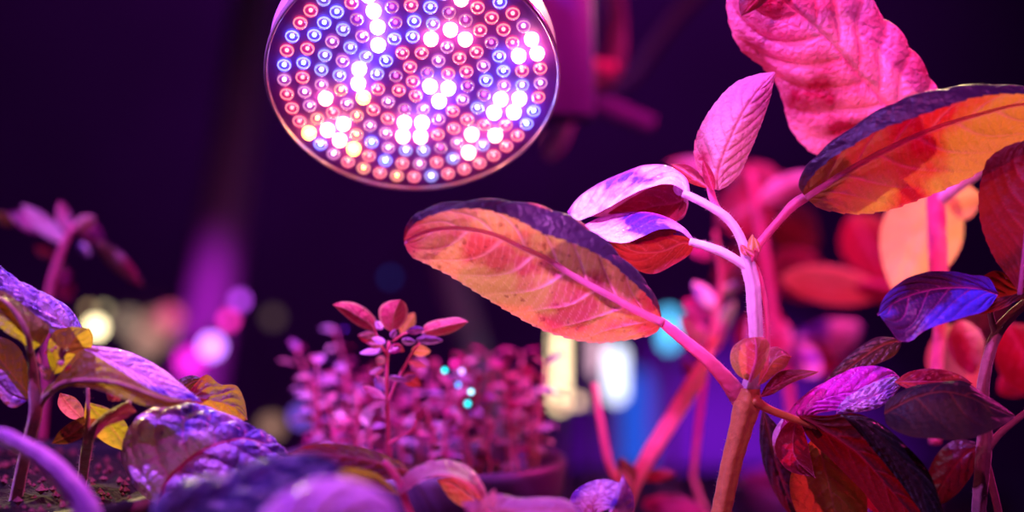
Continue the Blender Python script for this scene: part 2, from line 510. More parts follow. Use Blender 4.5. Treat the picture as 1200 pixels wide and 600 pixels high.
# ================================================================== SETTING
for nm, lo, hi, mt in (('floor', (-2.6, -1.2, -.05), (2.6, 2.6, 0), 'floor'), ('wall_back', (-2.6, 2.4, 0), (2.6, 2.5, 2.6), 'wall'),
                       ('wall_left', (-2.6, -1.2, 0), (-2.5, 2.6, 2.6), 'wall'), ('wall_right', (2.5, -1.2, 0), (2.6, 2.6, 2.6), 'wall'),
                       ('wall_front', (-2.6, -1.2, 0), (2.6, -1.1, 2.6), 'wall'), ('ceiling', (-2.6, -1.2, 2.6), (2.6, 2.6, 2.7), 'wall')):
    tag(box(nm, lo, hi, M[mt]), None, None, kind='structure')

BZ = .80
bench = empty('plant_bench', (0, .8, 0), 'long dark bench top that the potted plants stand on', 'bench')
box('bench_top', (-.75, .17, BZ - .03), (.75, 1.35, BZ), M['bench'], bench, bev=.004)
for sx in (-.7, .7):
    for sy in (.22, 1.3):
        box('leg', (sx - .02, sy - .02, 0), (sx + .02, sy + .02, BZ - .03), M['metal'], bench, bev=.003)


# ================================================================== LAMP
LD = .472
LC = P(484, 93, LD)
RL = 173 * K * LD
TILT = math.radians(45)
ln_ = np.array([.03, -math.cos(TILT), -math.sin(TILT)]); ln_ /= np.linalg.norm(ln_)     # face normal
lx = np.array([1, 0, -.03]); lx -= ln_ * (lx @ ln_); lx /= np.linalg.norm(lx)
ly = np.cross(lx, ln_)
if ly[2] < 0: ly = -ly
lamp = empty('led_grow_lamp', LC, 'round disc grow lamp with rings of glowing red, blue and white LEDs', 'lamp')


def lp(x, y, z):
    return LC + lx * x + ly * y + ln_ * z


def disc_lathe(prof, n=96):
    V = []
    for r, z in prof:
        for j in range(n):
            a = 2 * math.pi * j / n
            V.append(lp(r * math.cos(a), r * math.sin(a), z))
    return V, gridfaces(len(prof), n, wrap=True)


M['plate'] = plain('lamp_plate', srgb(135, 52, 190), rough=.5, nscale=60, namp=.1)
M['rim'] = plain('lamp_rim', srgb(215, 190, 225), rough=.15, metal=.6, nscale=60, namp=.05)
M['housing'] = plain('lamp_housing', srgb(190, 150, 215), rough=.45, nscale=30, namp=.1)
V, F = disc_lathe([(.0005, 0), (RL * .3, 0), (RL * .6, 0), (RL * .975, 0)])
build('face_plate', V, F, M['plate'], lamp)
V, F = disc_lathe([(RL * .972, .0), (RL * .975, .0008), (RL * .982, .0014), (RL * .992, .0014), (RL * 1.0, .0008), (RL * 1.0, -.001), (RL * .99, -.004), (RL * .96, -.004)])
build('rim', V, F, M['rim'], lamp)
V, F = disc_lathe([(RL * .985, -.004), (RL * .985, -.012), (RL * .95, -.02), (RL * .72, -.042), (RL * .45, -.062), (RL * .36, -.07), (RL * .34, -.092), (RL * .3, -.096), (.001, -.097)])
build('housing', V, F, M['housing'], lamp)
V, F = disc_lathe([(.001, -.096), (.0135, -.096), (.0135, -.122), (.009, -.126), (.001, -.127)], 40)
build('screw_base', V, F, M['metal'], lamp)

# LED positions in rings
pos = [(0, 0)]
for k in range(1, 8):
    n = [0, 6, 12, 19, 25, 31, 38, 44][k]
    for j in range(n):
        a = 2 * math.pi * (j + .5 * (k % 2)) / n + .13 * k
        pos.append((RL * .1235 * k * math.cos(a), RL * .1235 * k * math.sin(a)))


def lpx(p):
    w = lp(p[0], p[1], .004)
    return (600 + w[0] / (K * w[1]), 300 - (w[2] - CAMZ) / (K * w[1]))


WHITE = [(446, 13), (450, 33), (423, 4), (423, 88), (417, 102), (502, 112), (524, 103), (518, 118), (586, 117), (607, 120), (577, 131), (598, 134), (608, 71), (495, 156), (448, 48)]
WARM = [(533, 37), (518, 49), (538, 57), (626, 59), (402, 147), (390, 159), (406, 168), (477, 157), (474, 170), (491, 170), (555, 167), (557, 181), (538, 2), (574, 172), (632, 75), (380, 125)]
YEL = [(414, 185), (365, 160), (428, 128)]
BLUE = [(347, 51), (384, 43), (332, 87), (353, 88), (461, 81), (475, 29), (583, 15), (617, 139), (606, 151), (443, 179), (451, 193), (496, 10), (495, 47), (470, 48), (398, 20), (375, 55), (583, 70), (590, 85), (378, 170), (563, 100)]
cls = {}
pxs = [lpx(p) for p in pos]
for code, lst in (('W', WHITE), ('A', WARM), ('Y', YEL), ('B', BLUE)):
    for q in lst:
        i = min((i for i in range(len(pos)) if i not in cls), key=lambda i: (pxs[i][0] - q[0])**2 + (pxs[i][1] - q[1])**2)
        cls[i] = code
r_ = random.Random(3)
for i in range(len(pos)):
    if i in cls: continue
    x, y = pxs[i]
    out = math.hypot(*pos[i]) / RL
    u = r_.random()
    if x < 470 and y > 105: cls[i] = 'O' if u < .45 else ('R' if u < .75 else 'P')
    elif out > .7: cls[i] = 'R' if u < .62 else ('P' if u < .85 else 'C')
    else: cls[i] = 'R' if u < .38 else ('M' if u < .62 else ('P' if u < .85 else 'C'))

LEDC = {'W': ((.30, .38, 1), 13, (.8, .88, 1), 90), 'A': ((1, .34, .16), 9, (1, .75, .6), 70), 'Y': ((1, .42, .07), 6, (1, .7, .3), 40),
        'B': ((.02, .07, 1), 2.2, (.3, .6, 1), 14), 'R': ((1, .01, .05), 1.5, (1, .10, .12), 10), 'M': ((.7, .01, .45), .8, (1, .1, .5), 4),
        'P': ((.85, .10, .55), 1.0, (1, .55, .8), 7), 'C': ((.22, .25, 1), 1.2, (.7, .8, 1), 8), 'O': ((1, .14, .02), 1.4, (1, .5, .15), 9)}


def dome_mat(name, col, s):
    m, nt, out = newmat(name)
    e = nt.nodes.new('ShaderNodeEmission'); e.inputs[0].default_value = (*col, 1); e.inputs[1].default_value = s
    t = nt.nodes.new('ShaderNodeBsdfTransparent')
    g = nt.nodes.new('ShaderNodeBsdfGlossy'); g.inputs['Roughness'].default_value = .08
    a = nt.nodes.new('ShaderNodeMixShader'); a.inputs[0].default_value = .16
    nt.links.new(t.outputs[0], a.inputs[1]); nt.links.new(g.outputs[0], a.inputs[2])
    ad = nt.nodes.new('ShaderNodeAddShader')
    nt.links.new(a.outputs[0], ad.inputs[0]); nt.links.new(e.outputs[0], ad.inputs[1])
    nt.links.new(ad.outputs[0], out.inputs[0])
    return m


LM = {}
for c, (dc, ds, ec, es) in LEDC.items():
    if c in 'WAY':
        LM[c] = [dome_mat('led_lens_lit_' + c, dc, ds), emit('led_ring_' + c, dc, 1.5), emit('led_die_' + c, ec, es)]
    else:
        LM[c] = [dome_mat('led_lens_' + c, dc, ds * .22), emit('led_ring_' + c, tuple(.4 * x + .6 * y for x, y in zip((1, .8, 1), dc)), ds * .9), emit('led_die_' + c, ec, es)]


def led_geo(p, s=1.0):
    V = []; F = []; mi = []
    seg = 12
    x0, y0 = p

    def ringset(prof, m_, sg=seg):
        k = len(V)
        for r, z in prof:
            for j in range(sg):
                a = 2 * math.pi * j / sg
                V.append(lp(x0 + s * r * math.cos(a), y0 + s * r * math.sin(a), s * z))
        for f in gridfaces(len(prof), sg, wrap=True):
            F.append(tuple(k + i for i in f)); mi.append(m_)
    R_ = .0024
    ringset([(R_, 0), (R_, .0010)] + [(R_ * math.cos(a), .0010 + R_ * math.sin(a)) for a in (.35, .7, 1.05, 1.35)] + [(.00005, .0010 + R_)], 0)
    ringset([(R_ * .97, .0012), (R_ * .78, .0013), (R_ * .78, .0010), (R_ * .97, .0009)], 1)
    ringset([(.00070, .0006), (.00065, .0012), (.0003, .0015), (.00005, .0016)], 2, 8)
    return V, F, mi


order = sorted(range(len(pos)), key=lambda i: (cls[i] not in 'WAY', pxs[i][1] < 4, -pxs[i][1]))
rest = {}
for q, i in enumerate(order):
    V, F, mi = led_geo(pos[i])
    if q < 99:
        build('led', V, F, None, lamp, mats=LM[cls[i]], mi=mi)
    else:
        rest.setdefault(cls[i], []).append((V, F, mi))
# the LEDs beyond the hundredth are one part
V = []; F = []; mi = []; mats = []
for c, lst in rest.items():
    b = len(mats); mats += LM[c]
    for v, f, m_ in lst:
        k = len(V); V += v; F += [tuple(k + i for i in q) for q in f]; mi += [b + x for x in m_]
o = build('leds', V, F, None, lamp, mats=mats, mi=mi)
o['kind'] = 'stuff'

# holder arm and clamp behind the lamp
sb = lp(0, 0, -.115)
holder = empty('lamp_holder', P(730, 40, .74), 'purple lit lamp socket and bent arm behind the disc lamp', 'lamp holder')
V, F = disc_lathe([(.0155, -.100), (.019, -.104), (.020, -.14), (.017, -.152), (.006, -.158), (.001, -.158)], 40)
build('socket', V, F, M['housing'], holder)
e1 = lp(0, 0, -.155)
tube('gooseneck', [[*e1, .006], [*(e1 + np.array([.03, .05, .03])), .006], [*P(720, 20, .74), .006], [*P(712, 90, .74), .0055], [*P(665, 100, .74), .0055]], M['cable'], holder, n=60)
hc = P(634, 10, .66)
V, F = lathe([(.001, .06), (.014, .06), (.018, .055), (.022, .03), (.0245, 0), (.025, -.05), (.0235, -.052), (.022, -.03), (.016, .03), (.001, .05)], 40, hc)
M['hood'] = plain('hood_paint', srgb(92, 40, 140), rough=.6, nscale=30, namp=.1)
build('hood', V, F, M['hood'], holder)
ptube('clamp_rod', [(655, 100, 22), (700, 120, 24), (765, 147, 20)], .74, M['hood'], holder, seg=20)
ptube('clamp_knob', [(672, 68, 18), (684, 72, 20), (690, 73, 14), (722, 80, 15)], .72, M['stemp'], holder, seg=20)
ptube('clamp_lever', [(663, 125, 20), (661, 150, 20), (652, 170, 19), (640, 184, 16)], .70, M['tube'], holder, seg=20)
ptube('cable', [(712, 108, 16), (740, 90, 16), (768, 50, 18), (800, 10, 20), (840, -30, 20)], .86, M['cable'], holder, seg=14)

# ================================================================== MAIN BASIL PLANT
D = .45
PX = .112
main = empty('potted_basil', (P(838, 600, D)[0], D, BZ), 'tall basil plant with a large orange backlit leaf reaching towards the lamp', 'potted plant')
pot(main, P(838, 600, D)[0] - .008, D + .0, .055, .885, .085, 1, 40)
low = P(832, 660, D)
st = ptube('stem', [(820, 735, 22), (829, 660, 21), (845, 600, 21), (858, 540, 22), (870, 495, 25), (876, 470, 29), (877, 455, 24)], D, M['stemo'], main, lobes=4, seg=24, n=70, hair=500)
ptube('stem', [(878, 462, 20), (884, 430, 15), (886, 397, 14), (884, 360, 15), (882, 333, 15), (877, 312, 15), (876, 303, 13)], D, M['stem'], main, lobes=4, lob=.2, seg=24, n=60, hair=400, label='pale ridged upper stem')
ptube('stem', [(898, 440, 5, 3), (900, 400, 6, 3), (896, 350, 6, 3), (888, 318, 6, 2), (881, 305, 6, 0)], D, M['stemp'], main, hair=80, label='thin reddish side shoot')
ptube('branch', [(876, 308, 12), (872, 290, 11), (862, 268, 10), (850, 254, 10), (832, 242, 9), (815, 233, 9), (800, 226, 8)], D, M['stem'], main, lobes=4, hair=200)
ptube('branch', [(876, 314, 11), (866, 307, 10), (845, 295, 10), (826, 288, 9), (808, 283, 8)], D, M['stem'], main, lobes=4, hair=200)
ptube('branch', [(880, 308, 9), (886, 292, 9), (897, 277, 9), (915, 256, 9), (930, 240, 11), (947, 229, 11)], D, M['stemp'], main, lobes=4, hair=200)
ptube('branch', [(850, 255, 10), (840, 243, 8), (834, 228, 9), (832, 219, 8)], D + .002, M['stemp'], main, hair=60)

# big orange leaf
big, rail = tleaf(main, M['orange'], (777, 378), (473, 284), D - .004, D - .016, [
    (10, [(768, 390), (752, 396), (725, 400), (700, 402), (675, 399), (650, 392), (625, 382), (600, 368), (575, 353), (550, 338), (525, 322), (500, 310), (482, 300)]),
    (5, [(762, 385), (735, 385), (705, 380), (670, 372), (640, 357), (605, 340), (575, 323), (545, 308), (515, 297), (490, 290)]),
    (0, [(750, 366), (715, 347), (675, 325), (640, 303), (610, 289), (580, 275), (553, 269), (525, 267), (497, 272)]),
    (-5, [(758, 356), (735, 335), (705, 308), (675, 285), (640, 266), (605, 254), (570, 249), (535, 250), (505, 258), (485, 268)]),
    (-9, [(767, 350), (750, 325), (725, 300), (700, 277), (675, 260), (650, 249), (620, 241), (585, 236), (550, 237), (515, 242), (487, 253), (476, 268)]),
    (-13, [(764, 353), (744, 333), (716, 308), (690, 293), (660, 281), (632, 272), (610, 259), (585, 250), (560, 245), (530, 246), (500, 255), (482, 266)])],
    2, nu=190, nv=100, under=True, veins=7, quilt=.010, vh=.0055, slope=.20, serr=26, serra=.006, sag=0, label='large backlit orange leaf', seed=1, turned=4)
midrib(big, rail, M['rib'], .0013, .0003, .0009)
ptube('petiole', [(772, 375, 10, -4), (785, 385, 12, -4), (800, 397, 13, -3), (830, 422, 15, -2), (850, 443, 18, 0), (868, 466, 24, 2)], D, M['stemp'], main, n=50, seg=20, lobes=3, lob=.12, hair=200)

# small orange leaves at the node
o, rl = tleaf(main, M['orange'], (879, 447), (884, 395), D - .008, D - .01, [
    (4, [(865, 440), (856, 424), (858, 408), (870, 398)]), (0, [(872, 438), (868, 422), (870, 410), (877, 400)]), (-2, [(882, 436), (886, 420), (886, 406)]),
    (0, [(886, 438), (893, 422), (896, 408), (893, 398)]), (3, [(888, 440), (899, 420), (902, 404), (896, 396)])], 2, nu=50, nv=40, veins=5, under=True, quilt=.01, label='small orange leaf at the stem joint')
midrib(o, rl, M['stemp'], .0006, .0002, .0004)
tleaf(main, M['orange'], (888, 452), (927, 418), D - .006, D - .002, [
    (3, [(892, 430), (897, 412), (908, 406), (919, 410)]), (-2, [(897, 438), (906, 424), (916, 417)]), (2, [(897, 448), (910, 438), (921, 430)])], 1, nu=40, nv=30, veins=4, under=True, label='small folded orange leaf')
tleaf(main, M['olive'], (890, 466), (960, 436), D - .003, D + .004, [
    (3, [(900, 448), (915, 435), (935, 433), (950, 434)]), (0, [(905, 455), (925, 444), (945, 438)]), (-3, [(905, 462), (925, 450), (945, 442)])], 1, nu=40, nv=20, veins=4, under=True, label='narrow olive leaf')
for (a, b, c, d_) in (((876, 300), (868, 286), 9, 0), ((884, 300), (873, 292), 8, -2), ((879, 298), (882, 274), 9, 1), ((890, 296), (884, 278), 7, -1)):
    qleaf(main, a, b, c, D - .004 + d_ / 1000, M['orange'], cup=1, nu=14, nv=9, name='bud_leaf')

# upper left pair: arched leaves, upper side purple and white, underside dark red
tleaf(main, M['purple'], (806, 226), (667, 250), D + .002, D + .02, [
    (-8, [(788, 216), (765, 218), (740, 228), (715, 242), (690, 254), (675, 258)]),
    (-3, [(790, 206), (762, 208), (735, 217), (708, 230), (685, 243)]),
    (5, [(802, 210), (782, 197), (757, 196), (730, 205), (700, 219), (679, 234)]),
    (14, [(800, 225), (780, 215), (755, 216), (730, 228), (705, 242), (685, 250)]),
    (16, [(806, 244), (800, 256), (780, 262), (755, 262), (730, 256), (700, 254)])], 2, nu=110, nv=70, veins=6, quilt=.014, label='arched purple leaf streaked with white')
tleaf(main, M['red'], (806, 228), (712, 250), D + .006, D + .018, [
    (2, [(790, 214), (765, 219), (740, 232)]), (6, [(795, 236), (770, 240), (745, 246)]), (8, [(800, 252), (782, 264), (755, 264), (730, 258)])], 1, nu=60, nv=40, veins=5, under=True, label='dark red underside of folded leaf')
tleaf(main, M['purple'], (812, 283), (682, 268), D, D + .014, [
    (-8, [(795, 270), (775, 268), (755, 276), (735, 284), (715, 283), (695, 274)]),
    (-2, [(795, 266), (770, 260), (745, 262), (715, 266)]),
    (6, [(800, 268), (780, 256), (755, 250), (725, 252), (700, 258)]),
    (10, [(805, 278), (780, 275), (750, 280), (720, 275)])], 2, nu=90, nv=60, veins=6, quilt=.014, label='lower arched leaf with blue shine')
tleaf(main, M['red'], (814, 284), (705, 268), D + .004, D + .014, [
    (1, [(795, 268), (775, 266), (755, 274), (730, 282)]), (6, [(800, 285), (775, 295), (745, 295), (722, 282)]), (8, [(809, 297), (790, 310), (765, 321), (745, 316), (725, 300)])], 1, nu=70, nv=50, veins=5, under=True, label='dark red leaf under the arched ones')

# upright leaf
up, rl = tleaf(main, M['pink'], (841, 224), (909, 84), D + .002, D - .004, [
    (6, [(830, 215), (820, 203), (814, 185), (814, 168), (822, 146), (838, 121), (860, 98), (887, 87)]),
    (2, [(834, 208), (831, 190), (833, 165), (845, 138), (865, 112), (890, 94)]),
    (-3, [(841, 205), (848, 182), (858, 158), (872, 130), (890, 104)]),
    (-1, [(848, 208), (860, 185), (872, 160), (883, 135), (897, 106)]),
    (3, [(852, 218), (866, 205), (878, 180), (892, 146), (903, 113)])], 2, nu=110, nv=60, veins=7, quilt=.016, serr=16, serra=.008, label='upright pink leaf with a pale half')
tleaf(main, M['red'], (833, 222), (786, 192), D + .008, D + .012, [(2, [(822, 205), (805, 193)]), (0, [(818, 212), (800, 200)]), (2, [(812, 216), (798, 208)])], 1, nu=24, nv=14, veins=3, label='tiny magenta leaf')
qleaf(main, (836, 224), (824, 188), 13, D - .004, M['red'], cup=1, name='leaf', label='small red bud leaf')

# right big leaf, olive orange with blue-black turned edge
ol, rail = tleaf(main, M['olive'], (944, 232), (1262, 128), D - .003, D - .012, [
    (9, [(960, 244), (975, 248), (1004, 251), (1043, 246), (1077, 234), (1112, 220), (1147, 202), (1175, 184), (1205, 166), (1235, 150)]),
    (4, [(970, 230), (1010, 224), (1050, 212), (1095, 192), (1140, 172), (1185, 153), (1225, 140)]),
    (0, [(965, 218), (995, 199), (1043, 173), (1095, 150), (1147, 134), (1200, 122)]),
    (-4, [(955, 212), (975, 192), (1015, 164), (1060, 143), (1105, 126), (1150, 116), (1200, 112)]),
    (-8, [(937, 217), (945, 197), (965, 177), (991, 156), (1025, 134), (1060, 117), (1103, 106), (1147, 101), (1200, 104), (1240, 114)]),
    (-13, [(942, 222), (953, 205), (972, 188), (1000, 170), (1030, 153), (1065, 140), (1100, 128), (1140, 115), (1190, 110), (1235, 118)])],
    2, nu=160, nv=90, under=True, veins=6, quilt=.008, vh=.004, slope=.24, serr=20, serra=.006, label='olive and red leaf with blue-black turned edge', seed=5, turned=4)
midrib(ol, rail, M['rib'], .0010, .0003, .0007)

# petiole and the dark leaves on the right of the node
ptube('petiole', [(882, 468, 14), (900, 479, 10), (925, 489, 9), (947, 497, 8), (965, 505, 7, 2)], D - .002, M['stemo'], main, n=30, hair=120)
tleaf(main, M['magenta'], (948, 500), (1058, 446), D + .004, D + .012, [
    (-6, [(955, 487), (985, 481), (1015, 480), (1040, 470)]), (-3, [(940, 484), (968, 466), (1000, 458), (1030, 455)]),
    (3, [(915, 506), (925, 482), (948, 459), (974, 444), (1002, 431), (1025, 429), (1045, 434)])], 1, nu=90, nv=60, veins=7, quilt=.03, vh=.01, label='magenta leaf top beside blue puckered half')
tleaf(main, M['quilt'], (978, 484), (1060, 447), D + .001, D + .008, [
    (-4, [(1000, 484), (1030, 478), (1045, 466)]), (-2, [(1000, 474), (1022, 466), (1042, 456)]), (1, [(990, 470), (1008, 456), (1030, 446), (1048, 442)])], 1, nu=60, nv=40, veins=6, quilt=.04, vh=.02, pucker=.04, label='blue puckered leaf half')
tleaf(main, M['pink'], (952, 496), (908, 538), D + .008, D + .012, [(2, [(930, 482), (906, 507)]), (0, [(936, 500), (917, 520)]), (2, [(938, 512), (924, 528)])], 1, nu=30, nv=20, veins=4, label='magenta drooping leaf edge')
tleaf(main, M['black'], (985, 486), (1112, 650), D - .008, D - .012, [
    (2, [(1000, 500), (1030, 535), (1062, 575), (1092, 620)]), (-3, [(1010, 496), (1045, 530), (1078, 568), (1102, 612)]), (-1, [(1020, 490), (1040, 502), (1062, 522), (1086, 549), (1101, 585), (1110, 620)])],
    1, nu=90, nv=40, veins=6, quilt=.006, label='long near-black drooping leaf')
tleaf(main, M['maroon'], (936, 486), (1100, 640), D - .003, D - .004, [
    (4, [(945, 510), (975, 540), (1010, 575), (1050, 620)]), (0, [(960, 500), (1005, 530), (1050, 580)]), (-2, [(965, 487), (1010, 486), (1050, 520), (1080, 560)])],
    1, nu=90, nv=50, veins=6, under=True, quilt=.01, label='dark maroon drooping leaf')
tleaf(main, M['red'], (935, 488), (955, 560), D + .0, D + .0, [
    (2, [(918, 500), (908, 525), (922, 550)]), (0, [(930, 510), (932, 535)]), (2, [(944, 510), (950, 535)])],
    1, nu=50, nv=30, veins=5, under=True, label='crimson folded leaf')
tleaf(main, M['olive_green'], (958, 508), (985, 650), D + .006, D + .008, [
    (4, [(935, 535), (925, 570), (945, 620)]), (0, [(965, 540), (975, 580), (982, 620)]), (3, [(985, 520), (1010, 560), (1015, 610)])],
    1, nu=90, nv=50, veins=6, under=True, label='drooping leaf glowing olive')
tleaf(main, M['red'], (950, 500), (1085, 620), D + .012, D + .014, [
    (3, [(960, 530), (1000, 580), (1040, 610)]), (0, [(990, 520), (1035, 560), (1065, 595)]), (3, [(1010, 500), (1060, 530), (1085, 580)])],
    1, nu=70, nv=40, veins=6, under=True, label='red lit drooping leaf')
tleaf(main, M['dark'], (893, 478), (945, 620), D + .02, D + .02, [(3, [(890, 510), (895, 545), (915, 590)]), (0, [(903, 515), (912, 550), (928, 590)]), (3, [(918, 510), (930, 545), (943, 590)])], 1, nu=50, nv=24, veins=5, label='dark purple hanging leaf')
tleaf(main, M['dark'], (1058, 398), (962, 452), D + .02, D + .014, [(3, [(1030, 395), (1000, 412), (975, 436)]), (0, [(1035, 405), (1005, 424), (980, 443)]), (-2, [(1050, 415), (1020, 430), (985, 447)])], 1, nu=50, nv=30, veins=5, label='dark brown leaf above the magenta one')

# top big pink leaf
tp, rail = tleaf(main, M['pink'], (1062, 150), (868, -70), D + .030, D + .012, [
    (10, [(1020, 178), (985, 186), (956, 181), (938, 167), (926, 150), (918, 121), (908, 95), (893, 78), (871, 61), (861, 46), (854, 24), (851, 0), (853, -35)]),
    (3, [(1040, 150), (1005, 140), (975, 120), (948, 96), (925, 70), (900, 44), (885, 15), (875, -20)]),
    (-3, [(1038, 120), (1008, 87), (982, 56), (952, 26), (921, 0), (893, -35)]),
    (2, [(1062, 108), (1040, 75), (1018, 50), (992, 22), (965, -8), (925, -45)]),
    (4, [(1094, 108), (1082, 86), (1066, 60), (1048, 37), (1028, 18), (1012, -6), (985, -35), (935, -62)]),
    (12, [(1085, 110), (1070, 90), (1050, 66), (1032, 44), (1015, 28), (998, 2), (970, -30), (925, -60)])],
    2, nu=140, nv=90, veins=7, quilt=.022, vh=.005, serr=22, serra=.006, label='broad crinkled hot pink leaf', seed=9)
ptube('petiole', [(1058, 148, 10, 30), (1085, 175, 10, 35), (1100, 215, 10, 38)], D, M['stemp'], main)
tleaf(main, M['red'], (905, -30), (868, 19), D - .006, D - .01, [(2, [(880, -20), (866, 0)]), (-1, [(890, -5), (876, 10)]), (2, [(905, -8), (893, 6), (880, 14)])], 1, nu=30, nv=20, veins=3, label='dark red leaf tip hanging from above')
ptube('stem', [(905, -30, 8, -6), (960, -80, 9, 0), (1150, -90, 9, 20), (1290, -60, 10, 30), (1330, 80, 11, 36), (1290, 160, 12, 42), (1200, 172, 12, 46)], D, M['stemp'], main)

# ================================================================== RIGHT BASIL PLANT
D2 = .46
right = empty('potted_basil', (P(1150, 600, D2)[0], D2 + .02, BZ), 'basil plant with a blue-black curled leaf and brown stems beside the tall plant', 'potted plant')
pot(right, P(1150, 600, D2)[0] + .04, D2 + .03, .05, .885, .085, 2, 30)
ptube('stem', [(1152, 720, 16, 20), (1146, 640, 15, 10), (1148, 585, 15), (1152, 540, 16), (1154, 512, 16), (1152, 480, 13), (1152, 455, 13), (1157, 424, 12), (1165, 398, 12), (1172, 385, 12), (1185, 370, 11), (1203, 355, 10), (1225, 345, 10)], D2, M['stemd'], right, lobes=4, n=90, seg=20, hair=400)
ptube('branch', [(1168, 394, 9), (1163, 378, 8), (1160, 362, 7), (1160, 350, 6)], D2, M['stemd'], right)
ptube('branch', [(1158, 525, 10), (1170, 510, 9), (1185, 497, 8), (1205, 482, 8), (1230, 470, 8)], D2, M['stemd'], right, hair=60)
ptube('branch', [(1156, 540, 8, 3), (1163, 570, 9, 3), (1172, 610, 9, 3), (1180, 680, 9, 10)], D2, M['stemd'], right)
bl, rail = tleaf(right, M['deepblue'], (1170, 345), (1030, 368), D2 - .012, D2 - .02, [
    (-6, [(1155, 364), (1133, 371), (1107, 379), (1083, 388), (1066, 400), (1053, 399), (1043, 386), (1034, 374)]),
    (-2, [(1150, 350), (1120, 352), (1090, 362), (1065, 378), (1045, 376)]),
    (4, [(1150, 338), (1125, 336), (1095, 338), (1065, 346), (1042, 358)]),
    (3, [(1150, 330), (1122, 325), (1092, 326), (1062, 336), (1040, 354)]),
    (0, [(1158, 325), (1140, 322), (1117, 318), (1090, 318), (1067, 324), (1043, 340), (1032, 356)])], 2, nu=110, nv=70, veins=5, quilt=.014, vh=.007, slope=.3, label='curled leaf with deep blue sheen', seed=4)
tleaf(right, M['maroon'], (1235, 345), (1128, 350), D2 - .01, D2 - .006, [
    (-3, [(1215, 352), (1195, 352), (1175, 362), (1150, 368), (1135, 364)]), (0, [(1200, 342), (1180, 346), (1155, 350)]), (3, [(1215, 335), (1197, 331), (1185, 325), (1168, 317), (1150, 325), (1137, 338)])], 1, nu=60, nv=50, veins=6, quilt=.03, label='small crumpled dark magenta leaf')
rd, rail = tleaf(right, M['maroon'], (1195, 345), (1225, 150), D2 - .02, D2 - .024, [
    (4, [(1182, 325), (1168, 307), (1157, 285), (1149, 260), (1147, 233), (1150, 210), (1157, 188), (1178, 172), (1200, 164)]),
    (1, [(1185, 300), (1176, 260), (1178, 220), (1190, 185)]),
    (-3, [(1200, 300), (1205, 250), (1212, 200)]), (2, [(1225, 320), (1245, 260), (1245, 200)])], 2, nu=90, nv=60, under=True, veins=7, quilt=.012, label='dark red leaf with pale veins', serr=18, serra=.006)
midrib(rd, rail, M['rib'], .0008, .0002, .0006)
dk, rail = tleaf(right, M['brownblack'], (1036, 484), (1191, 488), D2 - .022, D2 - .026, [
    (-8, [(1040, 498), (1062, 510), (1093, 514), (1130, 515), (1160, 506), (1178, 497)]),
    (-3, [(1045, 488), (1080, 492), (1120, 494), (1160, 492)]),
    (2, [(1050, 476), (1075, 464), (1105, 458), (1135, 464), (1165, 478)]),
    (6, [(1038, 472), (1050, 462), (1072, 452), (1100, 448), (1130, 447), (1152, 461), (1175, 476)])], 2, nu=100, nv=60, veins=3, quilt=.003, vh=.003, label='pointed near-black leaf with brown lower half')
tleaf(right, M['red'], (1048, 448), (1140, 450), D2 - .012, D2 - .014, [(-2, [(1065, 456), (1100, 456)]), (0, [(1070, 447), (1105, 447)]), (3, [(1062, 437), (1085, 432), (1110, 434), (1130, 442)])], 1, nu=40, nv=24, veins=4, under=True, label='orange red leaf edge')
tleaf(right, M['dark'], (1152, 520), (1088, 600), D2 + .01, D2 + .012, [(3, [(1120, 515), (1100, 530), (1086, 560)]), (0, [(1130, 535), (1108, 565)]), (3, [(1145, 545), (1120, 580)])], 1, nu=40, nv=24, veins=4, label='brown leaf hanging below the fork')
ptube('stem', [(1096, 520, 14, 60), (1098, 440, 15, 60), (1102, 370, 16, 60), (1100, 320, 22, 60), (1098, 270, 22, 60), (1096, 215, 22, 60)], D2, M['stemp'], right, label='blurred magenta stem')
ptube('branch', [(1098, 235, 20, 60), (1120, 218, 18, 55), (1145, 200, 18, 50), (1170, 185, 16, 45), (1200, 168, 16, 45)], D2, M['stem'], right)
for b_, t_, w_, dd, m_ in (((1105, 215), (1050, 345), 96, .08, 'tan'), ((1110, 240), (1150, 230), 44, .07, 'tan'), ((1110, 380), (1135, 480), 70, .09, 'tan'), ((1125, 375), (1140, 440), 44, .06, 'pink'), ((1130, 420), (1175, 330), 60, .1, 'dark'), ((1180, 380), (1230, 470), 70, .06, 'red'), ((1170, 460), (1230, 420), 40, .09, 'red')):
    qleaf(right, b_, t_, w_, D2 + dd, M[m_], tilt=6, cup=5)

